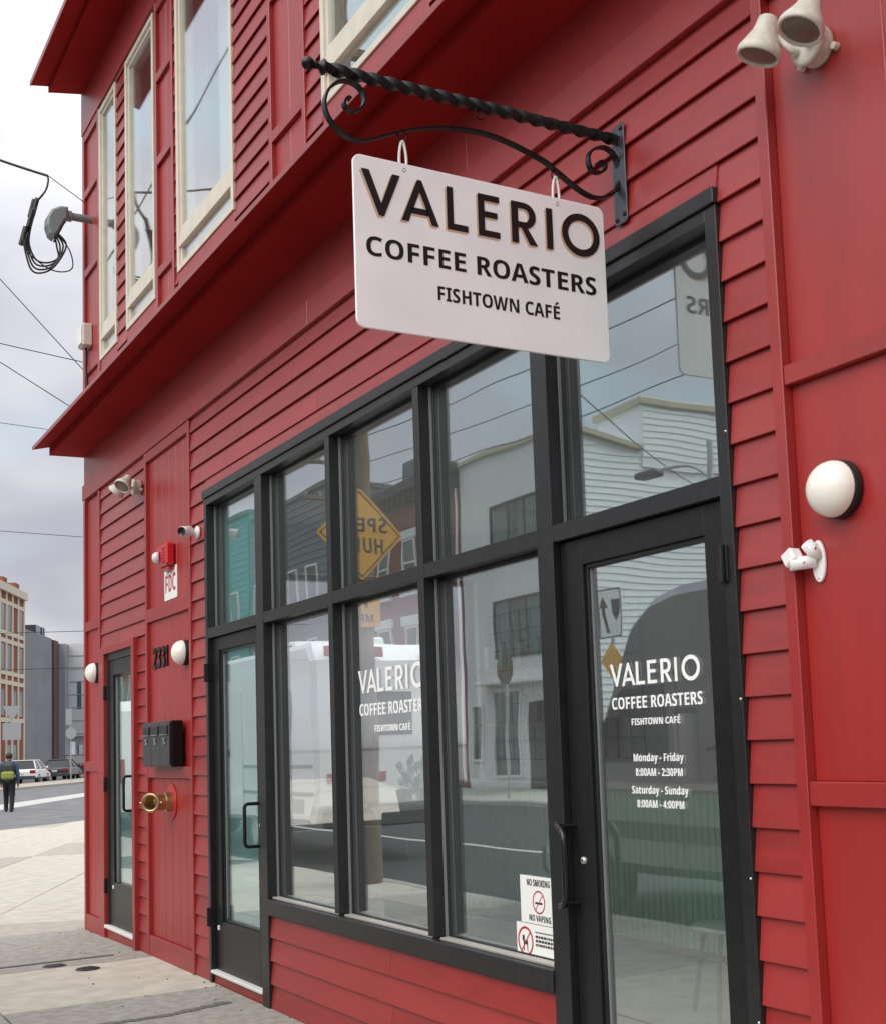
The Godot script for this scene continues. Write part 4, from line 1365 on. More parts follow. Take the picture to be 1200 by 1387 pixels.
func build_wall_fittings() -> void:
	flood_lamp("white twin flood lamp on the smooth tall panel above the dome lamp", Vector3(-2.535, 3.50, 0.0075), [[Vector3(0.128, -0.032, 0.19), Vector3(-0.12, -0.90, 0.36)], [Vector3(-0.085, 0.014, 0.15), Vector3(-0.25, -0.93, 0.20)]], "twin flood lamps")
	flood_lamp("white twin flood lamp on the clapboards above the corner door", Vector3(-9.93, 3.60, 0.028), [[Vector3(0.10, 0.0, 0.15), Vector3(0.35, -0.75, 0.55)], [Vector3(-0.12, 0.0, 0.14), Vector3(-0.45, -0.7, 0.5)]], "twin flood lamps")
	dome_lamp("white dome lamp on the smooth tall panel above the flag bracket", Vector3(-2.563, 2.178, 0.0075), 0.083)
	dome_lamp("white dome lamp on the planked panel beside the house numerals", Vector3(-8.815, 2.20, 0.008), 0.088)
	dome_lamp("white dome lamp on the narrow corner panel", Vector3(-11.44, 2.225, 0.008), 0.088)
	var st: SurfaceTool
	# ---- flag bracket
	var o := thing("flag_bracket", "white plastic two-socket flag bracket below the dome lamp", "bracket", Vector3(-2.675, 1.985, 0.0075))
	st = tool_new()
	var oval := []
	for i in 24:
		var a := TAU * i / 24
		oval.append(Vector2(cos(a) * 0.026, sin(a) * 0.062))
	extrude(st, oval, Transform3D(Basis(), Vector3(0.012, 0, 0)), 0.010, 0.002)
	part("wall_plate", st, M.plastic_white, o)
	for k in [[Vector3(0.012, 0.014, 0.010), Vector3(-0.10, 0.72, 0.70), 0.052], [Vector3(0.004, 0.002, 0.012), Vector3(-0.62, -0.10, 0.78), 0.075]]:
		st = tool_new()
		var d: Vector3 = k[1].normalized()
		lathe(st, [Vector2(0.0, 0.0), Vector2(0.020, 0.0), Vector2(0.019, k[2]), Vector2(0.0125, k[2]), Vector2(0.0115, k[2] - 0.03), Vector2(0, k[2] - 0.03)], Transform3D(face_basis(d), k[0]), 20)
		var s := part("socket", st, M.plastic_white, o)
		st = tool_new()
		lathe(st, [Vector2(0.0, 0.004), Vector2(0.004, 0.004), Vector2(0.0045, 0.0)], Transform3D(face_basis(Vector3(1, 0, 0.2)), k[0] + d * k[2] * 0.6 + Vector3(0.0185, 0, 0.004)), 10)
		part("thumb_screw", st, M.steel, s)
	st = tool_new()
	box(st, Vector3(-0.052, 0.0, 0.030), Vector3(-0.004, 0.045, 0.075), 0.006, Transform3D(Basis(Vector3(0, 0, 1), 0.5), Vector3(-0.012, 0.010, 0.0)))
	part("web", st, M.plastic_white, o)
	for y in [-0.05, 0.05]:
		st = tool_new()
		ball(st, Vector3(0.012, y, 0.010), 0.004, 8)
		part("screw", st, M.steel, o)
	# ---- house numerals
	var at := [-9.60, -9.485, -9.37, -9.28]
	for i in 4:
		var nm := thing("house_numeral", "black metal house numeral %s of four on the planked panel" % ["two, first", "three, second", "three, third", "one, last"][i], "numeral", Vector3(at[i], 2.135, 0.0075), 0.0, "house numerals")
		words("2331"[i], nm, M.iron, Transform3D(Basis(), Vector3.ZERO), 0.035 if i == 3 else 0.088, 0.155, true, 0.012)
	# ---- fire alarm strobe and horn
	o = thing("fire_alarm", "red fire alarm box above the white lettered plate", "alarm", Vector3(-9.17, 2.945, 0.0075))
	st = tool_new()
	box(st, Vector3(-0.115, -0.085, 0.0), Vector3(0.115, 0.085, 0.075), 0.016)
	part("housing", st, M.alarm_red, o)
	st = tool_new()
	box(st, Vector3(-0.085, -0.11, 0.0), Vector3(0.085, -0.0855, 0.05), 0.006)
	part("base", st, M.alarm_red, o)
	st = tool_new()
	for i in 5:
		box(st, Vector3(0.02, -0.06 + i * 0.024, 0.0755), Vector3(0.09, -0.048 + i * 0.024, 0.080), 0.001)
	part("horn_grille", st, M.print_red, o)
	st = tool_new()
	lathe(st, [Vector2(0, 0), Vector2(0.045, 0), Vector2(0.042, 0.025), Vector2(0.03, 0.045), Vector2(0, 0.055)], Transform3D(face_basis(Vector3(-0.35, -0.1, 1)), Vector3(-0.06, -0.01, 0.072)), 20)
	part("strobe_lens", st, M.lens_clear, o)
	# ---- FDC plate
	o = thing("lettered_plate", "white plate with red letters FDC under the red alarm", "plate", Vector3(-9.18, 2.742, 0.0075))
	st = tool_new()
	extrude(st, rounded_rect(0.32, 0.24, 0.008), Transform3D(), 0.003)
	part("plate", st, M.paper_white, o)
	words("FDC", o, M.print_red, Transform3D(Basis(), Vector3(0, -0.062, 0.003)), 0.255, 0.125, true, 0.0012)
	# ---- security camera
	o = thing("security_camera", "white bullet security camera beside the shopfront corner", "camera", Vector3(-8.45, 3.0, 0.028))
	st = tool_new()
	lathe(st, [Vector2(0, 0), Vector2(0.045, 0), Vector2(0.045, 0.012), Vector2(0.03, 0.02), Vector2(0, 0.02)], Transform3D(face_basis(Vector3(0, 0, 1)), Vector3.ZERO), 24)
	tube(st, [Vector3(0, 0, 0.02), Vector3(0, 0.005, 0.05)], 0.014, 12)
	part("mount", st, M.plastic_white, o)
	var cd := Vector3(0.55, -0.18, 0.80).normalized()
	var c0 := Vector3(0.0, 0.005, 0.075) - cd * 0.035
	st = tool_new()
	lathe(st, [Vector2(0, 0), Vector2(0.03, 0.002), Vector2(0.036, 0.012), Vector2(0.037, 0.095), Vector2(0.034, 0.10)], Transform3D(face_basis(cd), c0), 24)
	part("body", st, M.plastic_white, o)
	st = tool_new()
	lathe(st, [Vector2(0.034, 0.0995), Vector2(0.03, 0.096), Vector2(0, 0.095)], Transform3D(face_basis(cd), c0), 24)
	part("lens", st, M.car_glass, o)
	# ---- mail boxes
	o = thing("mail_boxes", "black bank of three mail boxes on the planked panel", "mail box", Vector3(-9.55, 1.40, 0.0335))
	st = tool_new()
	box(st, Vector3(0, 0, 0), Vector3(0.715, 0.325, 0.085), 0.006)
	part("case", st, M.iron, o)
	for i in 3:
		var x := 0.012 + i * 0.232
		st = tool_new()
		box(st, Vector3(x, 0.012, 0.0855), Vector3(x + 0.226, 0.312, 0.096), 0.004)
		var dr := part("mail_door", st, M.dark_steel, o)
		part_box("slot_flap", Vector3(x + 0.03, 0.232, 0.0965), Vector3(x + 0.196, 0.292, 0.104), M.iron, dr, 0.004)
		part_box("flap_lip", Vector3(x + 0.04, 0.224, 0.0965), Vector3(x + 0.186, 0.231, 0.112), M.gasket_grey, dr, 0.002)
		st = tool_new()
		for k in 4:
			var a := PI / 4 + k * PI / 2
			box(st, Vector3(-0.006, 0.0, 0), Vector3(0.006, 0.034, 0.008), 0.002, Transform3D(Basis(Vector3(0, 0, 1), a), Vector3(x + 0.113, 0.18, 0.0965)))
		part("emblem", st, M.gasket_grey, dr)
	# ---- brass fire hose connection
	o = thing("hose_connection", "brass fire hose connection on a red wall disc below the mail boxes", "hose inlet", Vector3(-9.21, 1.145, 0.0075))
	st = tool_new()
	extrude(st, disc(0.128, 36), Transform3D(), 0.008, 0.002)
	part("wall_disc", st, M.alarm_red, o)
	st = tool_new()
	var ring := []
	tube(st, [Vector3(0, 0, 0.008), Vector3(0, 0, 0.05)], 0.07, 24)
	tube(st, [Vector3(0, 0, 0.05), Vector3(0, 0, 0.105)], 0.055, 24, 0.062)
	part("inlet_neck", st, M.brass, o)
	for sgn in [0.9]:
		var d := Vector3(0.72, 0.02, 0.60).normalized()
		var s := Vector3(-0.01, 0.0, 0.115)
		st = tool_new()
		lathe(st, [Vector2(0, -0.045), Vector2(0.056, -0.04), Vector2(0.058, 0.06), Vector2(0.068, 0.065), Vector2(0.07, 0.095), Vector2(0.062, 0.10), Vector2(0.050, 0.098), Vector2(0.047, 0.06), Vector2(0.047, -0.03), Vector2(0, -0.032)], Transform3D(face_basis(d), s), 28)
		part("hose_coupling", st, M.brass, o)
		for k in 2:
			st = tool_new()
			var side := d.cross(Vector3.UP).normalized() * (0.066 if k else -0.066)
			tube(st, [s + d * 0.08 + side, s + d * 0.08 + side * 1.28], 0.009, 8)
			part("coupling_lug", st, M.brass, o)
	# ---- small grey box high on the corner
	o = thing("junction_box", "small pale junction box high on the corner above the ledge", "junction box", Vector3(-11.66, 5.35, 0.008))
	part_box("case", Vector3(-0.09, -0.11, 0), Vector3(0.09, 0.10, 0.09), M.lamp_housing, o, 0.01)
	part_box("cover", Vector3(-0.075, -0.095, 0.0905), Vector3(0.075, 0.085, 0.105), M.plastic_white, o, 0.006)
	st = tool_new()
	tube(st, [Vector3(0, -0.11, 0.04), Vector3(0, -0.3, 0.04), Vector3(0.02, -0.8, 0.02)], 0.012, 8)
	part("conduit", st, M.cable_black, o)
	# ---- service entrance: grey stub pipe, weather hood and looped cables
	o = thing("weather_hood", "grey electric weather hood on a pipe out of the corner wall", "weather hood", Vector3(-11.6, 6.45, 0.0))
	st = tool_new()
	tube(st, [Vector3(0, 0, 0.0), Vector3(0, 0, 0.22)], 0.036, 16)
	part("pipe", st, M.plastic_grey, o)
	st = tool_new()
	tube(st, [Vector3(0, 0.0, 0.19), Vector3(0, 0.0, 0.235)], 0.05, 18)
	part("collar", st, M.plastic_grey, o)
	st = tool_new()
	extrude(st, [Vector2(0.23, 0.065), Vector2(0.30, 0.06), Vector2(0.375, 0.015), Vector2(0.415, -0.06), Vector2(0.42, -0.14), Vector2(0.395, -0.22), Vector2(0.355, -0.25), Vector2(0.32, -0.20), Vector2(0.255, -0.075), Vector2(0.23, -0.05)], Transform3D(Basis(Vector3(0, 0, 1), Vector3(0, 1, 0), Vector3(-1, 0, 0)), Vector3(0.075, 0, 0)), 0.15, 0.02)
	part("hood", st, M.plastic_grey, o)
	st = tool_new()
	box(st, Vector3(-0.06, -0.02, -0.004), Vector3(0.06, 0.17, 0.012), 0.004, Transform3D(Basis(Vector3(1, 0, 0), -0.42), Vector3(0, -0.235, 0.325)))
	part("cable_plate", st, M.rubber_black, o)
	for i in 4:
		st = tool_new()
		var s := -0.04 + 0.027 * i
		var dz := 0.022 * i
		tube(st, smooth_curve([Vector3(s, -0.19, 0.33), Vector3(s, -0.30, 0.31 - dz), Vector3(s, -0.40 - 0.035 * i, 0.30 + dz * 0.6), Vector3(s, -0.46 - 0.045 * i, 0.39 + dz), Vector3(s, -0.45 - 0.04 * i, 0.49 + dz), Vector3(s, -0.33, 0.55 + dz), Vector3(s * 0.6, -0.20, 0.55 + dz * 0.7), Vector3(s * 0.4, 0.02, 0.50)], 5), 0.0085, 7)
		part("looped_cable", st, M.cable_black, o)
	st = tool_new()
	tube(st, smooth_curve([Vector3(0.05, -0.2, 0.33), Vector3(0.05, -0.34, 0.22), Vector3(0.05, -0.50, 0.19), Vector3(0.05, -0.56, 0.28), Vector3(0.05, -0.54, 0.42), Vector3(0.05, -0.40, 0.60), Vector3(0.04, -0.24, 0.58)], 5), 0.006, 7)
	part("looped_cable", st, M.cable_black, o)
	for k in [-0.016, 0.016]:
		st = tool_new()
		tube(st, smooth_curve([Vector3(0, 0.345, 0.40), Vector3(k * 0.4, 0.30, 0.395), Vector3(k, 0.20, 0.42), Vector3(k, 0.08, 0.50)], 4), 0.008, 7)
		part("drop_cable", st, M.cable_black, o)
	for k in [[0.545, -0.10, 0.03, 0.022], [0.50, 0.03, 0.0, 0.02], [0.52, 0.03, -0.04, 0.02], [0.60, -0.26, 0.0, 0.024]]:
		st = tool_new()
		tube(st, [Vector3(k[2], k[1] - 0.085, k[0] + 0.03), Vector3(k[2], k[1] + 0.085, k[0] - 0.01)], k[3], 10)
		part("splice", st, M.cable_black, o)

func torus_link(st: SurfaceTool, at: Vector3, r: float, w: float, b: Basis, sy := 1.0) -> void:
	var p := []
	for i in 19:
		var a := TAU * i / 18
		p.append(at + b * Vector3(cos(a) * r, sin(a) * r * sy, 0))
	tube(st, p, w, 8)

func build_hanging_sign() -> void:
	var x := -3.51
	var st: SurfaceTool
	# ---- wrought-iron bracket
	var o := thing("sign_bracket", "black wrought iron bracket with twisted bar and scrolls above the shopfront", "bracket", Vector3.ZERO)
	st = tool_new()
	extrude(st, rounded_rect(0.074, 0.37, 0.012, 4), Transform3D(Basis(), Vector3(x + 0.008, 3.508, 0.0275)), 0.007, 0.0015)
	part("wall_plate", st, M.iron_plate, o)
	for v in [[-0.022, 0.155], [0.022, 0.165], [-0.022, -0.165], [0.022, -0.155]]:
		st = tool_new()
		lathe(st, [Vector2(0.009, 0), Vector2(0.008, 0.004), Vector2(0.004, 0.007), Vector2(0, 0.008)], Transform3D(face_basis(Vector3(0, 0, 1)), Vector3(x + 0.008 + v[0], 3.508 + v[1], 0.0345)), 12)
		part("bolt", st, M.iron, o)
	# twisted square bar
	st = tool_new()
	var n := 130
	var rings := []
	for i in n + 1:
		var t := float(i) / n
		var z := lerpf(0.024, 1.165, t)
		var y := lerpf(3.640, 3.632, t)
		var a := t * TAU * 4.6
		var ring := []
		for k in 4:
			ring.append(Vector3(x + cos(a + k * PI / 2) * 0.0215, y + sin(a + k * PI / 2) * 0.0215, z))
		rings.append(ring)
	st.set_smooth_group(-1)
	for i in n:
		for k in 4:
			var j := (k + 1) % 4
			var q := [rings[i][k], rings[i][j], rings[i + 1][j], rings[i + 1][k]]
			var c: Vector3 = (q[0] + q[1] + q[2] + q[3]) * 0.25
			poly(st, q, Vector3(c.x - x, c.y - lerpf(3.640, 3.632, float(i) / n), 0))
	poly(st, rings[n], Vector3(0, 0, 1))
	part("twisted_bar", st, M.iron, o)
	st = tool_new()
	lathe(st, [Vector2(0.0, 0.0), Vector2(0.024, 0.0), Vector2(0.026, 0.006), Vector2(0.020, 0.012), Vector2(0.011, 0.018), Vector2(0.010, 0.028), Vector2(0.014, 0.031), Vector2(0.010, 0.034), Vector2(0.011, 0.037), Vector2(0.019, 0.046), Vector2(0.021, 0.056), Vector2(0.018, 0.067), Vector2(0.009, 0.075), Vector2(0, 0.077)], Transform3D(face_basis(Vector3(0, 0, 1)), Vector3(x, 3.632, 1.165)), 20)
	part("ball_finial", st, M.iron, o)
	# long scroll: (z, y) along the bar
	var s := []
	for v in [[1.078, 3.546], [1.089, 3.549], [1.102, 3.53], [1.094, 3.514], [1.072, 3.506], [1.046, 3.521], [1.03, 3.55], [1.037, 3.581], [1.059, 3.6], [1.092, 3.605], [1.125, 3.591], [1.155, 3.559], [1.169, 3.51], [1.154, 3.464], [1.114, 3.428], [1.067, 3.413], [1.015, 3.425], [0.938, 3.461], [0.856, 3.495], [0.746, 3.526], [0.632, 3.54], [0.517, 3.535], [0.369, 3.5], [0.311, 3.473], [0.252, 3.44], [0.2, 3.415], [0.153, 3.403], [0.11, 3.409], [0.063, 3.431], [0.036, 3.469], [0.029, 3.504], [0.03, 3.532], [0.04, 3.565], [0.059, 3.59], [0.088, 3.6], [0.121, 3.592], [0.151, 3.571], [0.163, 3.539], [0.154, 3.509], [0.13, 3.498], [0.101, 3.507], [0.088, 3.528], [0.098, 3.544], [0.116, 3.54], [0.126, 3.527]]:
		s.append(Vector2(v[0], v[1]))
	st = tool_new()
	ribbon(st, smooth_curve(s, 4), x, 0.024, 0.0075)
	part("scroll", st, M.iron, o)
	st = tool_new()
	ribbon(st, smooth_curve([Vector2(0.024, 3.60), Vector2(0.026, 3.555), Vector2(0.022, 3.5), Vector2(0.025, 3.44), Vector2(0.024, 3.39)], 4), x + 0.014, 0.012, 0.006)
	part("stay", st, M.iron, o)
	for v in [[0.602, 3.604], [0.898, 3.462], [0.306, 3.452]]:
		st = tool_new()
		torus_link(st, Vector3(x, v[1], v[0]), 0.016, 0.0028, Basis(Vector3(0, 0, 1), Vector3(0, 1, 0), Vector3(-1, 0, 0)))
		part("eye_ring", st, M.iron, o)
	# ---- snap hooks
	for v in [[0.898, "outer"], [0.306, "inner"]]:
		var h := thing("snap_hook", "white snap hook holding the hanging sign at its %s end" % v[1], "hook", Vector3(x, 3.395, v[0]), 0.0, "hooks of the hanging sign")
		st = tool_new()
		var p := []
		for i in 21:
			var a := TAU * i / 20
			p.append(Vector3(0.0 if v[1] == "outer" else 0.0, sin(a) * 0.052, cos(a) * 0.0125 * (1.0 - 0.3 * sin(a))))
		tube(st, p, 0.0048, 8)
		part("loop", st, M.white_clip, h)
	# ---- the hanging board
	var b := thing("hanging_sign", "white hanging cafe sign with black lettering on an iron bracket", "sign", Vector3(x, 3.0855, 0.594), PI / 2)
	st = tool_new()
	extrude(st, rounded_rect(0.967, 0.567, 0.028, 6), Transform3D(Basis(), Vector3(0, 0, -0.005)), 0.010, 0.0012)
	part("board", st, M.sign_white, b)
	for z in [0.005, -0.005]:
		for k in [-0.304, 0.288]:
			st = tool_new()
			torus_link(st, Vector3(k, 0.262, z), 0.006, 0.0016, Basis())
			part("grommet", st, M.steel, b)
	var places := [[-0.457, 0.137], [-0.318, 0.136], [-0.151, 0.078], [-0.033, 0.083], [0.097, 0.103], [0.238, 0.0255], [0.302, 0.159]]
	for side in 2:
		var f := Transform3D(Basis(Vector3(0, 1, 0), PI * side), Vector3.ZERO)
		big_word("VALERIO", b, M.sign_tan, f * Transform3D(Basis(), Vector3(-0.0065, 0.0845, 0.0052)), places, 0.146, 0.172, 0.0008)
		big_word("VALERIO", b, M.sign_black, f * Transform3D(Basis(), Vector3(0, 0.0915, 0.0062)), places, 0.146, 0.172, 0.0010)
		words("COFFEE ROASTERS", b, M.sign_black, f * Transform3D(Basis(), Vector3(-0.004, -0.046, 0.0052)), 0.882, 0.063, true, 0.001)
		words("FISHTOWN CAFÉ", b, M.sign_black, f * Transform3D(Basis(), Vector3(0.0425, -0.1555, 0.0052)), 0.473, 0.046, true, 0.001)

# ---------------------------------------------------------------- the other side of the street (seen in the glass)
func simple_window(x0: float, x1: float, y0: float, y1: float, z: float, panes: int, frame: Material, b: Node3D, lintel: Material = null) -> void:
	# faces -z
	var st := tool_new()
	box(st, Vector3(x0 - 0.08, y0 - 0.08, z - 0.06), Vector3(x0, y1 + 0.08, z + 0.02))
	box(st, Vector3(x1, y0 - 0.08, z - 0.06), Vector3(x1 + 0.08, y1 + 0.08, z + 0.02))
	box(st, Vector3(x0, y1, z - 0.06), Vector3(x1, y1 + 0.08, z + 0.02))
	box(st, Vector3(x0, y0 - 0.08, z - 0.06), Vector3(x1, y0, z + 0.02))
	for i in range(1, panes):
		var x := lerpf(x0, x1, float(i) / panes)
		box(st, Vector3(x - 0.04, y0, z - 0.05), Vector3(x + 0.04, y1, z + 0.02))
	var w := part("window", st, frame, b)
	for i in panes:
		part_box("pane", Vector3(lerpf(x0, x1, float(i) / panes) + 0.041, y0 + 0.001, z - 0.02), Vector3(lerpf(x0, x1, float(i + 1) / panes) - 0.041, y1 - 0.001, z - 0.012), M.town_glass, w)
	if lintel:
		part_box("lintel", Vector3(x0 - 0.25, y1 + 0.081, z - 0.10), Vector3(x1 + 0.25, y1 + 0.42, z + 0.02), lintel, w, 0.02)
		part_box("sill", Vector3(x0 - 0.2, y0 - 0.30, z - 0.14), Vector3(x1 + 0.2, y0 - 0.081, z + 0.02), lintel, w, 0.02)

func build_far_side() -> void:
	var st: SurfaceTool
	var z := 17.5
	# ---- white painted brick building with sided flank
	var b := thing("white_building", "white painted brick building with clapboard flank across the street", "building")
	part_box("front_wall", Vector3(-36.12, 0, z), Vector3(-29.62, 10.5, z + 0.4), M.white_brick, b)
	st = tool_new()
	var prof := [Vector2(z + 0.4, 0), Vector2(27.5, 0), Vector2(27.5, 9.3), Vector2(22.4, 9.9), Vector2(20.3, 9.98), Vector2(z + 0.4, 10.34)]
	extrude(st, prof, Transform3D(Basis(Vector3(0, 0, 1), Vector3(0, 1, 0), Vector3(-1, 0, 0)), Vector3(-29.8, 0, 0)), 6.3)
	part("wall", st, M.white_siding, b)
	st = tool_new()
	for i in 51:
		var y := 0.2 * i
		var zend := 27.5
		along_z(st, [Vector2(-29.8, y), Vector2(-29.765, y), Vector2(-29.795, y + 0.205), Vector2(-29.8, y + 0.205)], z + 0.41, zend if y < 9.1 else 20.3 if y < 9.9 else 18.5)
	var sd := part("lap_siding", st, M.white_siding, b)
	sd.set_meta("kind", "stuff")
	part_box("coping", Vector3(-36.2, 10.501, z - 0.12), Vector3(-29.55, 10.68, z + 0.5), M.cap_tan, b, 0.03)
	st = tool_new()
	extrude(st, [Vector2(z + 0.5, 10.35), Vector2(20.2, 9.99), Vector2(20.2, 10.12), Vector2(z + 0.5, 10.5)], Transform3D(Basis(Vector3(0, 0, 1), Vector3(0, 1, 0), Vector3(-1, 0, 0)), Vector3(-29.6, 0, 0)), 0.5)
	part("flank_coping", st, M.cap_tan, b)
	part_box("roof_block", Vector3(-32.0, 9.5, 20.25), Vector3(-29.72, 11.35, 23.6), M.white_siding, b)
	part_box("block_coping", Vector3(-32.1, 11.351, 20.1), Vector3(-29.6, 11.6, 23.75), M.cap_tan, b, 0.04)
	st = tool_new()
	for i in 8:
		along_z(st, [Vector2(-29.72, 9.8 + 0.2 * i), Vector2(-29.69, 9.8 + 0.2 * i), Vector2(-29.715, 10.0 + 0.2 * i), Vector2(-29.72, 10.0 + 0.2 * i)], 20.26, 23.59)
	part("block_siding", st, M.white_siding, b).set_meta("kind", "stuff")
	simple_window(-34.1, -31.25, 7.62, 8.78, z, 3, M.cornice_black, b)
	simple_window(-34.1, -31.35, 4.10, 5.77, z, 3, M.cornice_black, b)
	simple_window(-34.4, -32.9, 0.45, 3.0, z, 2, M.trim_white, b)
	part_box("door", Vector3(-32.3, 0.02, z - 0.05), Vector3(-31.2, 2.6, z + 0.01), M.cornice_black, b)
	part_box("door_hood", Vector3(-34.9, 3.2, z - 0.5), Vector3(-30.9, 3.32, z - 0.001), M.trim_white, b, 0.02)
	simple_window(-35.7, -35.2, 0.9, 2.6, z, 1, M.trim_white, b)
	# ---- red brick house with black bracketed cornice
	b = thing("brick_house", "red brick house with black bracketed cornice across the street", "building")
	part_box("wall", Vector3(-43.4, 0, z), Vector3(-36.14, 10.45, 27.0), M.red_brick, b)
	part_box("cornice", Vector3(-43.5, 10.3, z - 0.5), Vector3(-36.1, 10.75, z - 0.001), M.cornice_black, b, 0.06)
	part_box("frieze", Vector3(-43.4, 9.9, z - 0.12), Vector3(-36.16, 10.299, z - 0.001), M.cornice_black, b, 0.02)
	for i in 16:
		var x := -43.2 + i * 0.465
		part_box("bracket", Vector3(x, 9.92, z - 0.42), Vector3(x + 0.14, 10.298, z - 0.121), M.cornice_black, b, 0.03)
	for x in [-42.4, -40.35, -38.3]:
		for y in [7.0, 3.9]:
			simple_window(x, x + 0.85, y, y + 1.7, z, 1, M.trim_white, b, M.trim_white)
			part_box("meeting_rail", Vector3(x, y + 0.85, z - 0.045), Vector3(x + 0.85, y + 0.92, z - 0.0205), M.trim_white, b)
	simple_window(-42.4, -40.6, 0.8, 2.7, z, 2, M.trim_white, b, M.trim_white)
	part_box("door", Vector3(-38.6, 0.02, z - 0.04), Vector3(-37.5, 2.5, z + 0.01), M.cornice_black, b)
	part_box("chimney", Vector3(-41.9, 10.46, z + 0.8), Vector3(-40.9, 12.0, z + 1.8), M.slate_siding, b, 0.02)
	st = tool_new()
	tube(st, [Vector3(-36.3, 10.0, z - 0.06), Vector3(-36.3, 0.2, z - 0.06)], 0.05, 8)
	part("downpipe", st, M.trim_white, b)
	# ---- slate-grey building and the teal one beyond
	for v in [["grey_building", "slate grey boarded building beside the red brick house", -56.4, -46.9, 12.1, "slate_siding", 4], ["teal_building", "tall teal boarded building across the street", -70.0, -56.6, 12.6, "teal_siding", 6]]:
		b = thing(v[0], v[1], "building")
		part_box("wall", Vector3(v[2], 0, z), Vector3(v[3], v[4], 21.5), M[v[5]], b)
		part_box("coping", Vector3(v[2] - 0.05, v[4] + 0.001, z - 0.1), Vector3(v[3] + 0.05, v[4] + 0.2, 21.6), M.slate_siding, b)
		st = tool_new()
		for i in int(v[4] / 0.3):
			along_x(st, [Vector2(z, 0.3 * i), Vector2(z - 0.03, 0.3 * i), Vector2(z, 0.3 * i + 0.29)], v[2], v[3])
		part("lap_siding", st, M[v[5]], b).set_meta("kind", "stuff")
		for i in v[6]:
			for j in 4:
				var x: float = v[2] + 0.8 + i * (v[3] - v[2] - 1.2) / v[6]
				if 1.0 + j * 3.1 + 1.8 < v[4] - 0.5:
					simple_window(x, x + 1.0, 1.0 + j * 3.1, 2.8 + j * 3.1, z - 0.03, 1, M.trim_white, b)
	# row beyond, closing the street
	for v in [[-82.0, -70.2, 10.5, "orange_brick", "orange brick terrace house beyond the teal building"], [-94.0, -82.2, 11.8, "white_brick", "pale terrace house at the far end of the row"]]:
		b = thing("terrace_house", v[4], "building", Vector3.ZERO, 0.0, "terrace houses far down the street")
		part_box("wall", Vector3(v[0], 0, z), Vector3(v[1], v[2], 28.0), M[v[3]], b)
		part_box("cornice", Vector3(v[0], v[2] + 0.001, z - 0.3), Vector3(v[1], v[2] + 0.4, 28.0), M.cornice_black, b)
		for i in 4:
			for j in 3:
				simple_window(v[0] + 1.2 + i * 2.7, v[0] + 2.3 + i * 2.7, 1.2 + j * 3.2, 3.0 + j * 3.2, z, 1, M.trim_white, b)

# profile in (x, y), pushed along z
func along_z(st: SurfaceTool, pts: Array, z0: float, z1: float) -> void:
	extrude(st, pts, Transform3D(Basis(), Vector3(0, 0, z0)), z1 - z0)

func wheel(parent: Node3D, at: Vector3, r: float, w: float) -> void:
	# axle along local z
	var st := tool_new()
	var f := Transform3D(Basis(Vector3(1, 0, 0), Vector3(0, 0, 1), Vector3(0, -1, 0)), at)
	lathe(st, [Vector2(r * 0.62, -w / 2), Vector2(r * 0.92, -w / 2), Vector2(r, -w * 0.32), Vector2(r, w * 0.32), Vector2(r * 0.92, w / 2), Vector2(r * 0.62, w / 2)], f, 26)
	var t := part("wheel", st, M.tyre, parent)
	st = tool_new()
	lathe(st, [Vector2(0, -w * 0.30), Vector2(r * 0.2, -w * 0.36), Vector2(r * 0.5, -w * 0.26), Vector2(r * 0.62, -w * 0.42), Vector2(r * 0.63, w * 0.42), Vector2(r * 0.5, w * 0.26), Vector2(r * 0.2, w * 0.36), Vector2(0, w * 0.30)], f, 20)
	part("rim", st, M.rim_silver, t)

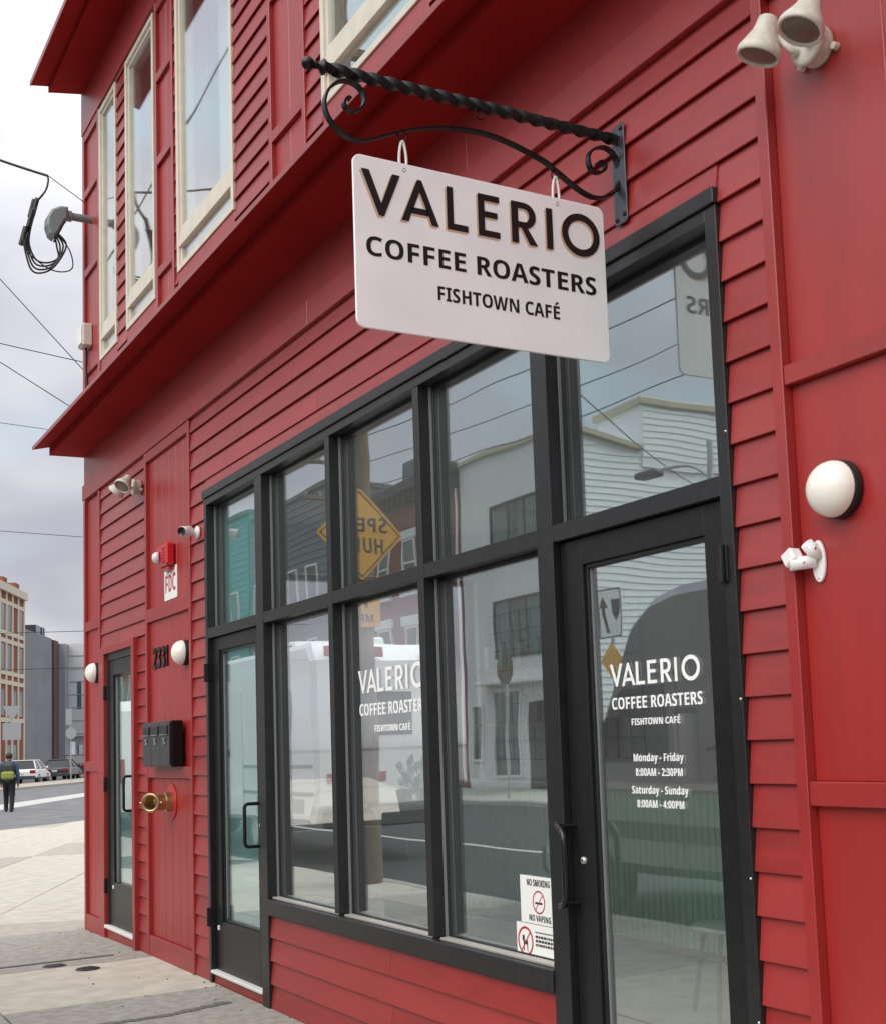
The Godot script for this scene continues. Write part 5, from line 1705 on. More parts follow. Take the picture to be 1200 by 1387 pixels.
func build_near_street() -> void:
	var st: SurfaceTool
	# ---- white motorhome at the kerb: coach box from x = -23.9 to -16.2, z 3.9 to 5.9
	var v := thing("motorhome", "white motorhome parked at the kerb beside the wooden pole", "motorhome", Vector3(-23.9, -0.11, 3.9))
	st = tool_new()
	extrude(st, [Vector2(0.0, 0.55), Vector2(7.55, 0.55), Vector2(7.7, 0.8), Vector2(7.7, 2.8), Vector2(7.5, 3.05), Vector2(0.25, 3.05), Vector2(0.0, 2.85)], Transform3D(), 2.0, 0.07)
	part("coach_body", st, M.paint_white, v)
	st = tool_new()
	extrude(st, [Vector2(-1.75, 0.5), Vector2(-0.01, 0.5), Vector2(-0.01, 2.1), Vector2(-0.55, 2.1), Vector2(-0.95, 1.45), Vector2(-1.7, 1.25), Vector2(-1.8, 1.0)], Transform3D(Basis(), Vector3(0, 0, 0.12)), 1.76, 0.06)
	part("cab", st, M.paint_white, v)
	part_box("cab_window", Vector3(-0.9, 1.45, 0.112), Vector3(-0.12, 2.0, 0.119), M.car_glass, v, 0.002)
	for w in [[0.5, 1.6, 1.65, 2.45], [2.2, 3.7, 1.65, 2.45], [5.6, 6.9, 1.75, 2.45]]:
		st = tool_new()
		extrude(st, rounded_rect(w[1] - w[0], w[3] - w[2], 0.09), Transform3D(Basis(), Vector3((w[0] + w[1]) / 2, (w[2] + w[3]) / 2, -0.012)), 0.014, 0.002)
		part("side_window", st, M.car_glass, v)
	st = tool_new()
	extrude(st, rounded_rect(0.7, 1.85, 0.08), Transform3D(Basis(), Vector3(4.6, 1.62, -0.02)), 0.022, 0.003)
	var dr := part("entry_door", st, M.paint_white, v)
	part_box("door_handle", Vector3(4.32, 1.5, -0.05), Vector3(4.4, 1.62, -0.021), M.grey_plastic, dr)
	for y in [0.95, 1.32]:
		part_box("side_stripe", Vector3(0.1, y, -0.006), Vector3(7.6, y + 0.05, -0.001), M.stripe_grey, v)
	for w in [[0.9, 1.7, 0.65, 0.92], [5.5, 6.6, 0.65, 0.92], [6.9, 7.3, 0.7, 0.9]]:
		part_box("locker_door", Vector3(w[0], w[2], -0.008), Vector3(w[1], w[3], -0.001), M.stripe_grey, v, 0.002)
	st = tool_new()
	extrude(st, [Vector2(-0.5, 0.0), Vector2(0.5, 0.0), Vector2(0.42, 0.24), Vector2(-0.25, 0.27)], Transform3D(Basis(), Vector3(4.6, 3.051, 0.8)), 0.75, 0.03)
	var ac := part("roof_cooler", st, M.paint_white, v)
	for i in 8:
		part_box("vent_slot", Vector3(4.2 + i * 0.1, 3.10, 0.79), Vector3(4.25 + i * 0.1, 3.24, 0.799), M.grey_plastic, ac)
	part_box("roof_vent", Vector3(6.4, 3.051, 0.9), Vector3(6.9, 3.2, 1.5), M.paint_white, v, 0.03)
	for x in [-1.1, 5.2]:
		wheel(v, Vector3(x, 0.38, 0.16), 0.38, 0.24)
		wheel(v, Vector3(x, 0.38, 1.84), 0.38, 0.24)
	part_box("rear_bumper", Vector3(7.705, 0.5, 0.1), Vector3(7.85, 0.72, 1.9), M.grey_plastic, v, 0.03)
	for y in [1.1, 2.85]:
		for zz in [0.18, 0.93, 1.7]:
			part_box("rear_lamp", Vector3(7.7005, y, zz), Vector3(7.73, y + 0.14, zz + 0.14), M.lens_red, v, 0.01)
	part_box("rear_window", Vector3(7.7005, 1.75, 0.5), Vector3(7.712, 2.35, 1.5), M.car_glass, v, 0.002)
	# ---- white delivery van further along
	van("delivery_van", "white delivery van parked at the kerb beyond the motorhome", Vector3(-33.4, -0.11, 3.9), M.paint_white, 1.0, 6.4, 2.75)
	# ---- dark van close to the cafe
	van("cargo_van", "dark grey cargo van parked at the kerb before the cafe", Vector3(-10.6, -0.11, 3.9), M.paint_charcoal, 1.0, 5.9, 2.85)
	# ---- utility pole with warning signs
	pole("utility_pole", "wooden utility pole carrying the yellow warning sign", Vector3(-13.25, -0.05, 3.29), 0.17, 10.5)
	pole("utility_pole", "wooden utility pole across the street by the slate grey building", Vector3(-38.4, 0.02, 14.0), 0.17, 11.5)
	var s := thing("speed_hump_sign", "yellow diamond warning sign reading speed hump on the wooden pole", "sign", Vector3(-13.05, 3.90, 3.22), PI / 2)
	st = tool_new()
	var q := []
	for p in rounded_rect(0.76, 0.76, 0.04):
		q.append(p.rotated(PI / 4))
	extrude(st, q, Transform3D(), 0.006, 0.001)
	part("plate", st, M.sign_yellow, s)
	st = tool_new()
	for i in 4:
		var a := PI / 2 * i
		extrude(st, [Vector2(0.485, -0.012).rotated(a), Vector2(0.497, 0.0).rotated(a), Vector2(0.0, 0.497).rotated(a), Vector2(-0.012, 0.485).rotated(a)], Transform3D(Basis(), Vector3(0, 0, 0.0061)), 0.001)
	part("border", st, M.print_black, s)
	words("SPEED", s, M.print_black, Transform3D(Basis(), Vector3(0, 0.02, 0.0061)), 0.66, 0.165, true, 0.001)
	words("HUMP", s, M.print_black, Transform3D(Basis(), Vector3(0, -0.215, 0.0061)), 0.54, 0.165, true, 0.001)
	s = thing("advisory_speed_plate", "yellow square advisory plate reading 15 MPH below the diamond sign", "sign", Vector3(-13.05, 3.07, 3.22), PI / 2)
	st = tool_new()
	extrude(st, rounded_rect(0.46, 0.46, 0.03), Transform3D(), 0.006, 0.001)
	part("plate", st, M.sign_yellow, s)
	words("15", s, M.print_black, Transform3D(Basis(), Vector3(0, -0.02, 0.0061)), 0.24, 0.18, true, 0.001)
	words("MPH", s, M.print_black, Transform3D(Basis(), Vector3(0, -0.18, 0.0061)), 0.28, 0.09, true, 0.001)
	# ---- keep-right marker on its post in the middle of the street
	s = thing("island_sign", "white arrow sign with yellow diamond marker on a steel post", "sign", Vector3(-16.25, -0.11, 9.0), PI)
	st = tool_new()
	tube(st, [Vector3(0, 0, -0.03), Vector3(0, 3.9, -0.03)], 0.03, 8)
	part("post", st, M.galvanised, s)
	st = tool_new()
	extrude(st, rounded_rect(0.60, 0.78, 0.04), Transform3D(Basis(), Vector3(0, 3.55, 0)), 0.006, 0.001)
	part("plate", st, M.paper_white, s)
	st = tool_new()
	extrude(st, [Vector2(0.02, -0.3), Vector2(0.10, -0.3), Vector2(0.20, 0.0), Vector2(0.20, 0.1), Vector2(0.26, 0.1), Vector2(0.16, 0.28), Vector2(0.04, 0.1), Vector2(0.12, 0.1), Vector2(0.12, 0.0)], Transform3D(Basis(), Vector3(0, 3.55, 0.0061)), 0.001)
	extrude(st, [Vector2(-0.26, 0.22), Vector2(-0.04, 0.22), Vector2(-0.06, 0.0), Vector2(-0.15, -0.12), Vector2(-0.24, 0.0)], Transform3D(Basis(), Vector3(0, 3.55, 0.0061)), 0.001)
	for e in [[-0.29, 0.29, 0.36, 0.38], [-0.29, 0.29, -0.38, -0.36], [-0.29, -0.27, -0.36, 0.36], [0.27, 0.29, -0.36, 0.36]]:
		box(st, Vector3(e[0], 3.55 + e[2], 0.0061), Vector3(e[1], 3.55 + e[3], 0.0071))
	part("arrow_and_island_mark", st, M.print_black, s)
	st = tool_new()
	extrude(st, [Vector2(0.30, 0), Vector2(0, 0.30), Vector2(-0.30, 0), Vector2(0, -0.30)], Transform3D(Basis(), Vector3(0, 2.80, 0)), 0.006)
	part("diamond_marker", st, M.sign_yellow, s)
	# ---- back of an octagonal sign across the street
	s = thing("stop_sign", "octagonal stop sign showing its bare metal back across the street", "sign", Vector3(-27.9, 0.02, 14.0))
	st = tool_new()
	tube(st, [Vector3(0, 0, 0.03), Vector3(0, 3.7, 0.03)], 0.03, 8)
	part("post", st, M.galvanised, s)
	st = tool_new()
	var oc := []
	for i in 8:
		oc.append(Vector2(cos(PI / 8 + TAU * i / 8), sin(PI / 8 + TAU * i / 8)) * 0.42)
	extrude(st, oc, Transform3D(Basis(), Vector3(0, 3.3, -0.006)), 0.006)
	part("plate", st, M.pole_wood, s)
	# ---- street lamp in front of the white flank
	s = thing("street_lamp", "street lamp with curved arm in front of the white flank", "street lamp", Vector3(-19.4, 0.02, 13.9))
	st = tool_new()
	tube(st, [Vector3(0, 0, 0), Vector3(0, 7.4, 0)], 0.11, 10, 0.07)
	part("post", st, M.galvanised, s)
	st = tool_new()
	tube(st, smooth_curve([Vector3(0, 6.6, 0), Vector3(-0.6, 7.0, 0), Vector3(-1.3, 7.1, 0), Vector3(-1.7, 7.08, 0)], 4), 0.035, 8)
	part("arm", st, M.galvanised, s)
	st = tool_new()
	box(st, Vector3(-2.3, 7.0, -0.15), Vector3(-1.65, 7.14, 0.15), 0.04)
	part("lantern", st, M.grey_plastic, s)

func van(called: String, label: String, at: Vector3, paint: Material, _k: float, length: float, height: float) -> void:
	# nose towards -x; origin at the front lower corner on the kerb side
	var v := thing(called, label, "van", at)
	var st := tool_new()
	var h := height
	extrude(st, [Vector2(0.05, 0.42), Vector2(length, 0.42), Vector2(length, h - 0.25), Vector2(length - 0.12, h - 0.03), Vector2(length - 0.6, h), Vector2(2.3, h), Vector2(1.95, h - 0.06), Vector2(1.62, h - 0.26), Vector2(0.98, 1.50), Vector2(0.82, 1.36), Vector2(0.25, 1.14), Vector2(0.04, 0.98), Vector2(0.0, 0.75)], Transform3D(), 2.0, 0.09)
	part("body", st, paint, v)
	for z in [-0.008, 2.0]:
		st = tool_new()
		extrude(st, [Vector2(1.02, 1.38), Vector2(2.15, 1.38), Vector2(2.15, 2.02), Vector2(1.55, 2.02), Vector2(1.40, 1.95)], Transform3D(Basis(), Vector3(0, 0, z)), 0.008)
		part("side_window", st, M.car_glass, v)
		part_box("rub_strip", Vector3(0.3, 0.72, z - 0.01), Vector3(length - 0.1, 0.86, z + 0.018), M.grey_plastic, v, 0.004)
		part_box("door_seam", Vector3(2.28, 0.6, z + (0.0 if z > 0 else 0.004)), Vector3(2.292, 2.2, z + (0.004 if z > 0 else 0.0081)), M.grey_plastic, v)
	# windscreen lies just above the sloping nose
	st = tool_new()
	var d := (Vector2(1.60, h - 0.30) - Vector2(1.02, 1.54))
	var n := Vector2(-d.y, d.x).normalized() * 0.008
	extrude(st, [Vector2(1.02, 1.56) + n * 0.2, Vector2(1.57, h - 0.32) + n * 0.2, Vector2(1.57, h - 0.32) + n * 1.6, Vector2(1.02, 1.56) + n * 1.6], Transform3D(Basis(), Vector3(0, 0, 0.16)), 1.68)
	part("windscreen", st, M.car_glass, v)
	part_box("grille", Vector3(-0.012, 0.62, 0.5), Vector3(0.02, 0.92, 1.5), M.grey_plastic, v, 0.01)
	part_box("front_bumper", Vector3(-0.08, 0.3, 0.06), Vector3(0.2, 0.6, 1.94), M.grey_plastic, v, 0.05)
	for z in [0.12, 1.58]:
		part_box("headlamp", Vector3(0.0, 0.86, z), Vector3(0.2, 1.06, z + 0.3), M.lens_clear, v, 0.03)
		part_box("rear_lamp", Vector3(length - 0.01, 1.0, z + (0.0 if z < 1 else 0.16)), Vector3(length + 0.02, 1.5, z + (0.13 if z < 1 else 0.29)), M.lens_red, v, 0.01)
	for z in [[-0.24, -0.01], [2.01, 2.24]]:
		part_box("mirror", Vector3(1.10, 1.42, z[0]), Vector3(1.26, 1.78, z[1]), M.grey_plastic, v, 0.03)
	for x in [0.98, length - 1.25]:
		wheel(v, Vector3(x, 0.36, 0.11), 0.36, 0.24)
		wheel(v, Vector3(x, 0.36, 1.89), 0.36, 0.24)

func pole(called: String, label: String, at: Vector3, r: float, h: float) -> void:
	var o := thing(called, label, "utility pole", at, 0.0, "wooden utility poles")
	var st := tool_new()
	tube(st, [Vector3(0, -0.1, 0), Vector3(0.02, h * 0.5, 0), Vector3(0, h, 0)], r, 16, r * 0.7)
	part("shaft", st, M.pole_wood, o)
	for y in [h - 0.7, h - 1.9]:
		st = tool_new()
		box(st, Vector3(-0.06, y, -1.1), Vector3(0.06, y + 0.12, 1.1), 0.01)
		var arm := part("crossarm", st, M.pole_wood, o)
		for z in [-1.0, -0.5, 0.5, 1.0]:
			st = tool_new()
			lathe(st, [Vector2(0, 0), Vector2(0.04, 0), Vector2(0.05, 0.05), Vector2(0.03, 0.08), Vector2(0.045, 0.12), Vector2(0, 0.16)], Transform3D(Basis(), Vector3(0, y + 0.12, z)), 10)
			part("insulator", st, M.plastic_grey, arm)
	st = tool_new()
	tube(st, [Vector3(0.0, 0.3, r * 0.98), Vector3(0.0, h * 0.6, r * 0.85)], 0.02, 6)
	part("cable_guard", st, M.galvanised, o)

# ---------------------------------------------------------------- what shows past the corner
func street_frame(at: Vector3) -> Transform3D:
	# local x runs away down the slanting street, local z faces the roadway
	var u := Vector3(-0.919, 0, -0.394)
	return Transform3D(Basis(u, Vector3.UP, u.cross(Vector3.UP)), at)

func build_corner_view() -> void:
	var st: SurfaceTool
	# ---- brick block with a cream grid; its far end stands at local x = 0
	var f := street_frame(Vector3(-105.0, 0.0, -16.56))
	var b := thing("brick_block", "orange brick block with cream concrete grid past the crossing", "building")
	b.transform = f
	part_box("wall", Vector3(-30, 0, -14), Vector3(0, 13.9, -0.25), M.orange_brick, b)
	part_box("parapet", Vector3(-30.1, 13.901, -14), Vector3(0.1, 14.5, 0.02), M.cream_concrete, b)
	for i in 17:
		var x := -29.6 + i * 1.84
		part_box("pier", Vector3(x - 0.19, 0, -0.249), Vector3(x + 0.19, 13.9, -0.17), M.cream_concrete, b)
	for y in [4.2, 7.0, 7.7, 10.1, 10.7, 13.0]:
		part_box("floor_band", Vector3(-30, y, -0.248), Vector3(0.05, y + 0.32, -0.175), M.cream_concrete, b)
	for i in 16:
		for y in [0.6, 4.7, 8.1, 11.1]:
			var x := -29.6 + i * 1.84
			if (i * 5 + int(y)) % 3 != 0:
				part_box("window", Vector3(x + 0.5, y, -0.248), Vector3(x + 1.35, y + 1.9, -0.235), M.town_glass, b)
	for x in [-6.0, -2.2]:
		part_box("roof_turret", Vector3(x, 14.501, -3), Vector3(x + 1.3, 15.1, -0.4), M.orange_brick, b)
	# its end wall towards the crossing shows the same grid
	# ---- grey building with metal bay
	f = street_frame(Vector3(-117.0, 0.0, -21.0))
	b = thing("grey_tower_house", "grey concrete and zinc building with projecting bay past the brick block", "building")
	b.transform = f
	part_box("wall", Vector3(-8, 0, -13), Vector3(6.0, 12.5, -1.4), M.grey_concrete, b)
	part_box("brown_strip", Vector3(6.001, 0, -13), Vector3(8.0, 12.4, -1.2), M.brown_cladding, b)
	part_box("zinc_wing", Vector3(8.001, 0, -13), Vector3(18.0, 12.2, -0.6), M.zinc_panel, b)
	part_box("bay", Vector3(9.5, 3.4, -0.599), Vector3(17.5, 12.3, 0.9), M.pale_panel, b)
	for k in 7:
		part_box("bay_seam", Vector3(9.45, 3.6 + k * 1.25, -0.5), Vector3(17.55, 3.66 + k * 1.25, 0.93), M.zinc_panel, b)
	part_box("bay_window", Vector3(9.48, 6.0, 0.2), Vector3(9.499, 8.6, 0.6), M.town_glass, b)
	part_box("bay_window", Vector3(12.0, 5.4, 0.901), Vector3(13.4, 8.8, 0.93), M.town_glass, b)
	part_box("door", Vector3(10.0, 0.02, -0.599), Vector3(12.2, 2.9, -0.5), M.paint_white, b)
	part_box("door", Vector3(14.0, 0.02, -0.599), Vector3(16.0, 2.6, -0.5), M.town_glass, b)
	for x in [2.2, 4.6, 5.4]:
		part_box("roof_unit", Vector3(x, 12.501, -6), Vector3(x + (1.8 if x < 3 else 0.5), 13.5, -2), M.paint_black, b)
	# ---- beige building beyond
	f = street_frame(Vector3(-137.0, 0.0, -28.2))
	b = thing("beige_building", "beige stucco building with brown strip past the grey one", "building")
	b.transform = f
	part_box("wall", Vector3(-2, 0, -12), Vector3(14.0, 9.9, -1.2), M.beige_stucco, b)
	part_box("brick_wing", Vector3(14.001, 0, -12), Vector3(34.0, 9.7, -1.0), M.tan_brick, b)
	part_box("brown_strip", Vector3(6.0, 3.2, -1.199), Vector3(11.0, 9.7, -1.0), M.brown_cladding, b)
	part_box("yellow_shutter", Vector3(1.0, 0.02, -1.199), Vector3(4.4, 3.4, -1.05), M.yellow_panel, b)
	part_box("yellow_shutter", Vector3(8.0, 0.02, -0.999), Vector3(10.4, 3.0, -0.9), M.yellow_panel, b)
	for x in [16.5, 22.0, 27.5]:
		for y in [1.2, 5.6]:
			part_box("window_frame", Vector3(x - 0.25, y - 0.25, -0.999), Vector3(x + 2.05, y + 2.05, -0.90), M.trim_white, b)
			part_box("window", Vector3(x, y, -0.899), Vector3(x + 1.8, y + 1.8, -0.88), M.town_glass, b)
	part_box("cornice", Vector3(14.0, 9.701, -12), Vector3(34.2, 9.95, -0.8), M.brown_cladding, b)
	# ---- further houses closing the view
	for v in [[-176.0, -41.0, 10.5, "white_brick", "pale far house at the end of the slanting street"], [-196.0, -60.0, 12.0, "orange_brick", "orange far house at the end of the slanting street"]]:
		f = street_frame(Vector3(v[0], 0, v[1]))
		b = thing("far_house", v[4], "building", Vector3.ZERO, 0.0, "far houses")
		b.transform = f
		part_box("wall", Vector3(-2, 0, -12), Vector3(18, v[2], 0), M[v[3]], b)
		part_box("cornice", Vector3(-2, v[2] + 0.001, -12), Vector3(18, v[2] + 0.4, 0.3), M.cornice_black, b)
		for i in 4:
			for j in 3:
				part_box("window", Vector3(0.5 + i * 4.4, 1.0 + j * 3.2, 0.001), Vector3(2.2 + i * 4.4, 2.9 + j * 3.2, 0.03), M.town_glass, b)
	# ---- parked cars
	car("parked_car", "white hatchback parked first in the row past the crossing", Vector3(-81.5, -0.11, -11.9), M.paint_white, 0)
	car("parked_car", "black sedan parked second in the row past the crossing", Vector3(-87.6, -0.11, -15.1), M.paint_black, 1)
	car("parked_car", "dark navy sport utility car parked third in the row", Vector3(-93.4, -0.11, -17.6), M.paint_navy, 2)
	car("parked_car", "white sedan parked last in the row past the crossing", Vector3(-99.8, -0.11, -20.6), M.paint_white, 1)
	car("parked_car", "silver sedan parked before the white hatchback", Vector3(-76.0, -0.11, -8.6), M.paint_silver, 1)
	# ---- road signs seen from behind
	var s := thing("yield_sign", "bare metal back of a triangular sign above a square one", "sign", Vector3(-65.0, -0.11, -8.52), -PI / 2 + 0.2)
	st = tool_new()
	tube(st, [Vector3(0, 0, 0.03), Vector3(0, 4.15, 0.03)], 0.035, 8)
	part("post", st, M.galvanised, s)
	st = tool_new()
	extrude(st, [Vector2(-0.46, 4.14), Vector2(0.46, 4.14), Vector2(0, 3.35)], Transform3D(Basis(), Vector3(0, 0, -0.006)), 0.006)
	part("triangle_plate", st, M.sign_metal, s)
	st = tool_new()
	extrude(st, [Vector2(-0.45, 2.5), Vector2(0.45, 2.5), Vector2(0.45, 3.32), Vector2(-0.45, 3.32)], Transform3D(Basis(), Vector3(0, 0, -0.006)), 0.006)
	part("square_plate", st, M.sign_metal, s)
	s = thing("octagon_sign", "thin post with small octagonal and square sign backs by the parked cars", "sign", Vector3(-78.5, 0.02, -14.2), -PI / 2 + 0.2)
	st = tool_new()
	tube(st, [Vector3(0, 0, 0.03), Vector3(0, 4.35, 0.03)], 0.035, 8)
	part("post", st, M.galvanised, s)
	st = tool_new()
	var oc := []
	for i in 8:
		oc.append(Vector2(cos(PI / 8 + TAU * i / 8), sin(PI / 8 + TAU * i / 8)) * 0.36 + Vector2(0, 2.85))
	extrude(st, oc, Transform3D(Basis(), Vector3(0, 0, -0.006)), 0.006)
	part("octagon_plate", st, M.sign_metal, s)
	st = tool_new()
	extrude(st, [Vector2(-0.05, 3.35), Vector2(0.32, 3.35), Vector2(0.32, 4.3), Vector2(-0.05, 4.3)], Transform3D(Basis(), Vector3(0, 0, -0.006)), 0.006)
	part("square_plate", st, M.sign_metal, s)

func car(called: String, label: String, at: Vector3, paint: Material, kind: int) -> void:
	# nose away down the slanting street; local x forward, z to the roadway
	var v := thing(called, label, "car", Vector3.ZERO, 0.0, "cars parked past the crossing")
	var u := Vector3(-0.919, 0, -0.394)
	v.transform = Transform3D(Basis(u, Vector3.UP, u.cross(Vector3.UP)), at)
	var st := tool_new()
	var l := [4.0, 4.6, 4.7][kind] as float
	var h := [1.48, 1.44, 1.72][kind] as float
	var belt := [0.92, 0.92, 1.08][kind] as float
	var w := 1.80
	# lower body
	extrude(st, [Vector2(0.0, 0.35), Vector2(l - 0.05, 0.30), Vector2(l, 0.5), Vector2(l - 0.05, 0.68), Vector2(l - 0.9, belt - 0.06), Vector2(l - 1.25, belt), Vector2(0.15, belt), Vector2(0.02, belt - 0.15)], Transform3D(Basis(), Vector3(0, 0, -w / 2)), w, 0.09)
	part("body", st, paint, v)
	# cabin: tapered glasshouse and roof
	var r0: float = [0.15, 0.65, 0.12][kind]
	var r1: float = [0.55, 1.15, 0.42][kind]
	var a := [Vector3(r0, belt, 0.84), Vector3(l - 1.2, belt, 0.84), Vector3(l - 2.0, h - 0.05, 0.62), Vector3(r1, h - 0.05, 0.62)]
	st = tool_new()
	st.set_smooth_group(-1)
	var c := Vector3(l / 2, 1.0, 0)
	for s in [1.0, -1.0]:
		var q := []
		for p in a:
			q.append(Vector3(p.x, p.y, p.z * s))
		poly(st, q, Vector3(0, 0.2, s))
	for e in [[0, 3], [1, 2], [2, 3]]:
		var q := [a[e[0]], a[e[1]], a[e[1]] * Vector3(1, 1, -1), a[e[0]] * Vector3(1, 1, -1)]
		poly(st, q, (q[0] + q[2]) * 0.5 - c)
	part("glasshouse", st, M.car_glass, v)
	st = tool_new()
	box(st, Vector3(r1 - 0.04, h - 0.06, -0.64), Vector3(l - 1.95, h, 0.64), 0.028)
	for s in [1.0, -1.0]:
		for e in [[a[0], a[3]], [a[1], a[2]], [(a[0] + a[1]) * 0.5, (a[2] + a[3]) * 0.5]]:
			tube(st, [e[0] * Vector3(1, 1, s), e[1] * Vector3(1, 1, s)], 0.045, 6)
	part("roof", st, paint, v)
	for x in [0.78, l - 0.85]:
		wheel(v, Vector3(x, 0.32, 0.80), 0.32, 0.21)
		wheel(v, Vector3(x, 0.32, -0.80), 0.32, 0.21)
	for s in [1.0, -1.0]:
		part_box("tail_lamp", Vector3(-0.02, belt - 0.26, s * 0.68 - 0.17), Vector3(0.12, belt - 0.06, s * 0.68 + 0.17), M.lens_red, v, 0.02)
		part_box("headlamp", Vector3(l - 0.12, 0.58, s * 0.65 - 0.16), Vector3(l - 0.01, 0.7, s * 0.65 + 0.16), M.lens_clear, v, 0.02)
		part_box("mirror", Vector3(l - 1.6, belt + 0.02, s * 0.98 - 0.08), Vector3(l - 1.45, belt + 0.14, s * 0.98 + 0.08), paint, v, 0.02)
	part_box("rear_bumper", Vector3(-0.06, 0.32, -0.85), Vector3(0.10, 0.52, 0.85), M.grey_plastic, v, 0.03)
	part_box("number_plate", Vector3(-0.03, 0.62, -0.17), Vector3(0.0, 0.74, 0.17), M.paper_white, v)

# ---------------------------------------------------------------- the walker
func build_person() -> void:
	# seen from behind, mid-stride, walking away across the road
	var o := thing("person", "person in blue jacket and black trousers walking away across the road", "person", Vector3(-41.0, -0.11, -4.3), deg_to_rad(-108))
	# local +z is forward, y up, 1.78 m tall
	var bones := []
	var jacket := Color(0.045, 0.075, 0.13)
	var trousers := Color(0.010, 0.010, 0.012)
	var skin := Color(0.34, 0.20, 0.14)
	var shoe := Color(0.02, 0.02, 0.02)
	var pal := [jacket, trousers, skin, shoe]
	# [from, to, radius from, radius to, colour]
	bones.append([Vector3(0, 1.00, 0), Vector3(0, 1.18, 0.0), 0.145, 0.15, 0])
	bones.append([Vector3(0, 1.18, 0), Vector3(0, 1.38, 0.01), 0.15, 0.16, 0])
	bones.append([Vector3(-0.15, 1.42, 0.01), Vector3(0.15, 1.42, 0.01), 0.085, 0.085, 0])
	bones.append([Vector3(0, 1.44, 0.01), Vector3(0, 1.56, 0.03), 0.062, 0.055, 2])
	bones.append([Vector3(0, 1.63, 0.035), Vector3(0, 1.685, 0.03), 0.085, 0.092, 2])
	bones.append([Vector3(0, 1.60, 0.10), Vector3(0, 1.62, 0.115), 0.035, 0.02, 2])
	bones.append([Vector3(-0.088, 1.64, 0.03), Vector3(-0.094, 1.67, 0.025), 0.016, 0.018, 2])
	bones.append([Vector3(0.088, 1.64, 0.03), Vector3(0.094, 1.67, 0.025), 0.016, 0.018, 2])
	for s in [-1.0, 1.0]:
		var sw: float = 0.12 * s
		bones.append([Vector3(0.205 * s, 1.41, 0.0), Vector3(0.25 * s, 1.13, sw * 0.2), 0.068, 0.056, 0])
		bones.append([Vector3(0.25 * s, 1.13, sw * 0.2), Vector3(0.265 * s, 0.89, 0.09 + sw), 0.055, 0.042, 0])
		bones.append([Vector3(0.265 * s, 0.87, 0.10 + sw), Vector3(0.262 * s, 0.80, 0.125 + sw), 0.036, 0.03, 2])
		for k in 4:
			bones.append([Vector3(0.262 * s + 0.0, 0.80, 0.10 + sw + k * 0.017), Vector3(0.255 * s, 0.73 + 0.008 * absf(k - 1.5), 0.115 + sw + k * 0.014), 0.0105, 0.009, 2])
		bones.append([Vector3(0.255 * s, 0.83, 0.15 + sw), Vector3(0.235 * s, 0.78, 0.175 + sw), 0.012, 0.010, 2])
		var st_: float = 0.17 * s
		bones.append([Vector3(0.085 * s, 0.96, 0), Vector3(0.10 * s, 0.52, st_ * 0.55 + 0.05), 0.115, 0.078, 1])
		bones.append([Vector3(0.10 * s, 0.52, st_ * 0.55 + 0.05), Vector3(0.105 * s, 0.10, st_ - (0.05 if s < 0 else 0.0)), 0.076, 0.066, 1])
		bones.append([Vector3(0.105 * s, 0.05, st_ - 0.04 - (0.05 if s < 0 else 0.0)), Vector3(0.11 * s, 0.04, st_ + 0.14 - (0.05 if s < 0 else 0.0)), 0.048, 0.036, 3])
	var cell := 0.022
	var lo := Vector3(-0.42, -0.02, -0.40)
	var dim := Vector3i(38, 83, 40)
	var body := nets(bones, lo, dim, cell, pal)
	put("body", body, M.figure, o)
	var st := tool_new()
	var hair := []
	for i in 8:
		var t := PI / 2 * i / 7
		hair.append(Vector2(cos(t) * 0.102, sin(t) * 0.085))
	hair.push_front(Vector2(0.098, -0.07))
	lathe(st, hair, Transform3D(Basis(Vector3(1, 0, 0), -0.35), Vector3(0, 1.70, 0.022)), 18)
	part("hair", st, M.hair_dark, o)
	var g := thing("backpack", "olive green backpack worn by the walking person", "backpack", Vector3(-41.0, -0.11, -4.3), deg_to_rad(-108))
	st = tool_new()
	box(st, Vector3(-0.15, 1.02, -0.31), Vector3(0.15, 1.44, -0.145), 0.05)
	part("main_pouch", st, M.bag_dark, g)
	st = tool_new()
	box(st, Vector3(-0.185, 0.98, -0.36), Vector3(0.185, 1.22, -0.20), 0.05)
	part("front_pouch", st, M.bag_olive, g)
	for s in [-1.0, 1.0]:
		st = tool_new()
		tube(st, smooth_curve([Vector3(0.11 * s, 1.40, -0.17), Vector3(0.12 * s, 1.515, -0.02), Vector3(0.13 * s, 1.47, 0.11), Vector3(0.14 * s, 1.25, 0.185), Vector3(0.15 * s, 1.08, 0.10), Vector3(0.16 * s, 1.05, -0.17)], 4), 0.018, 6)
		part("strap", st, M.bag_dark, g)

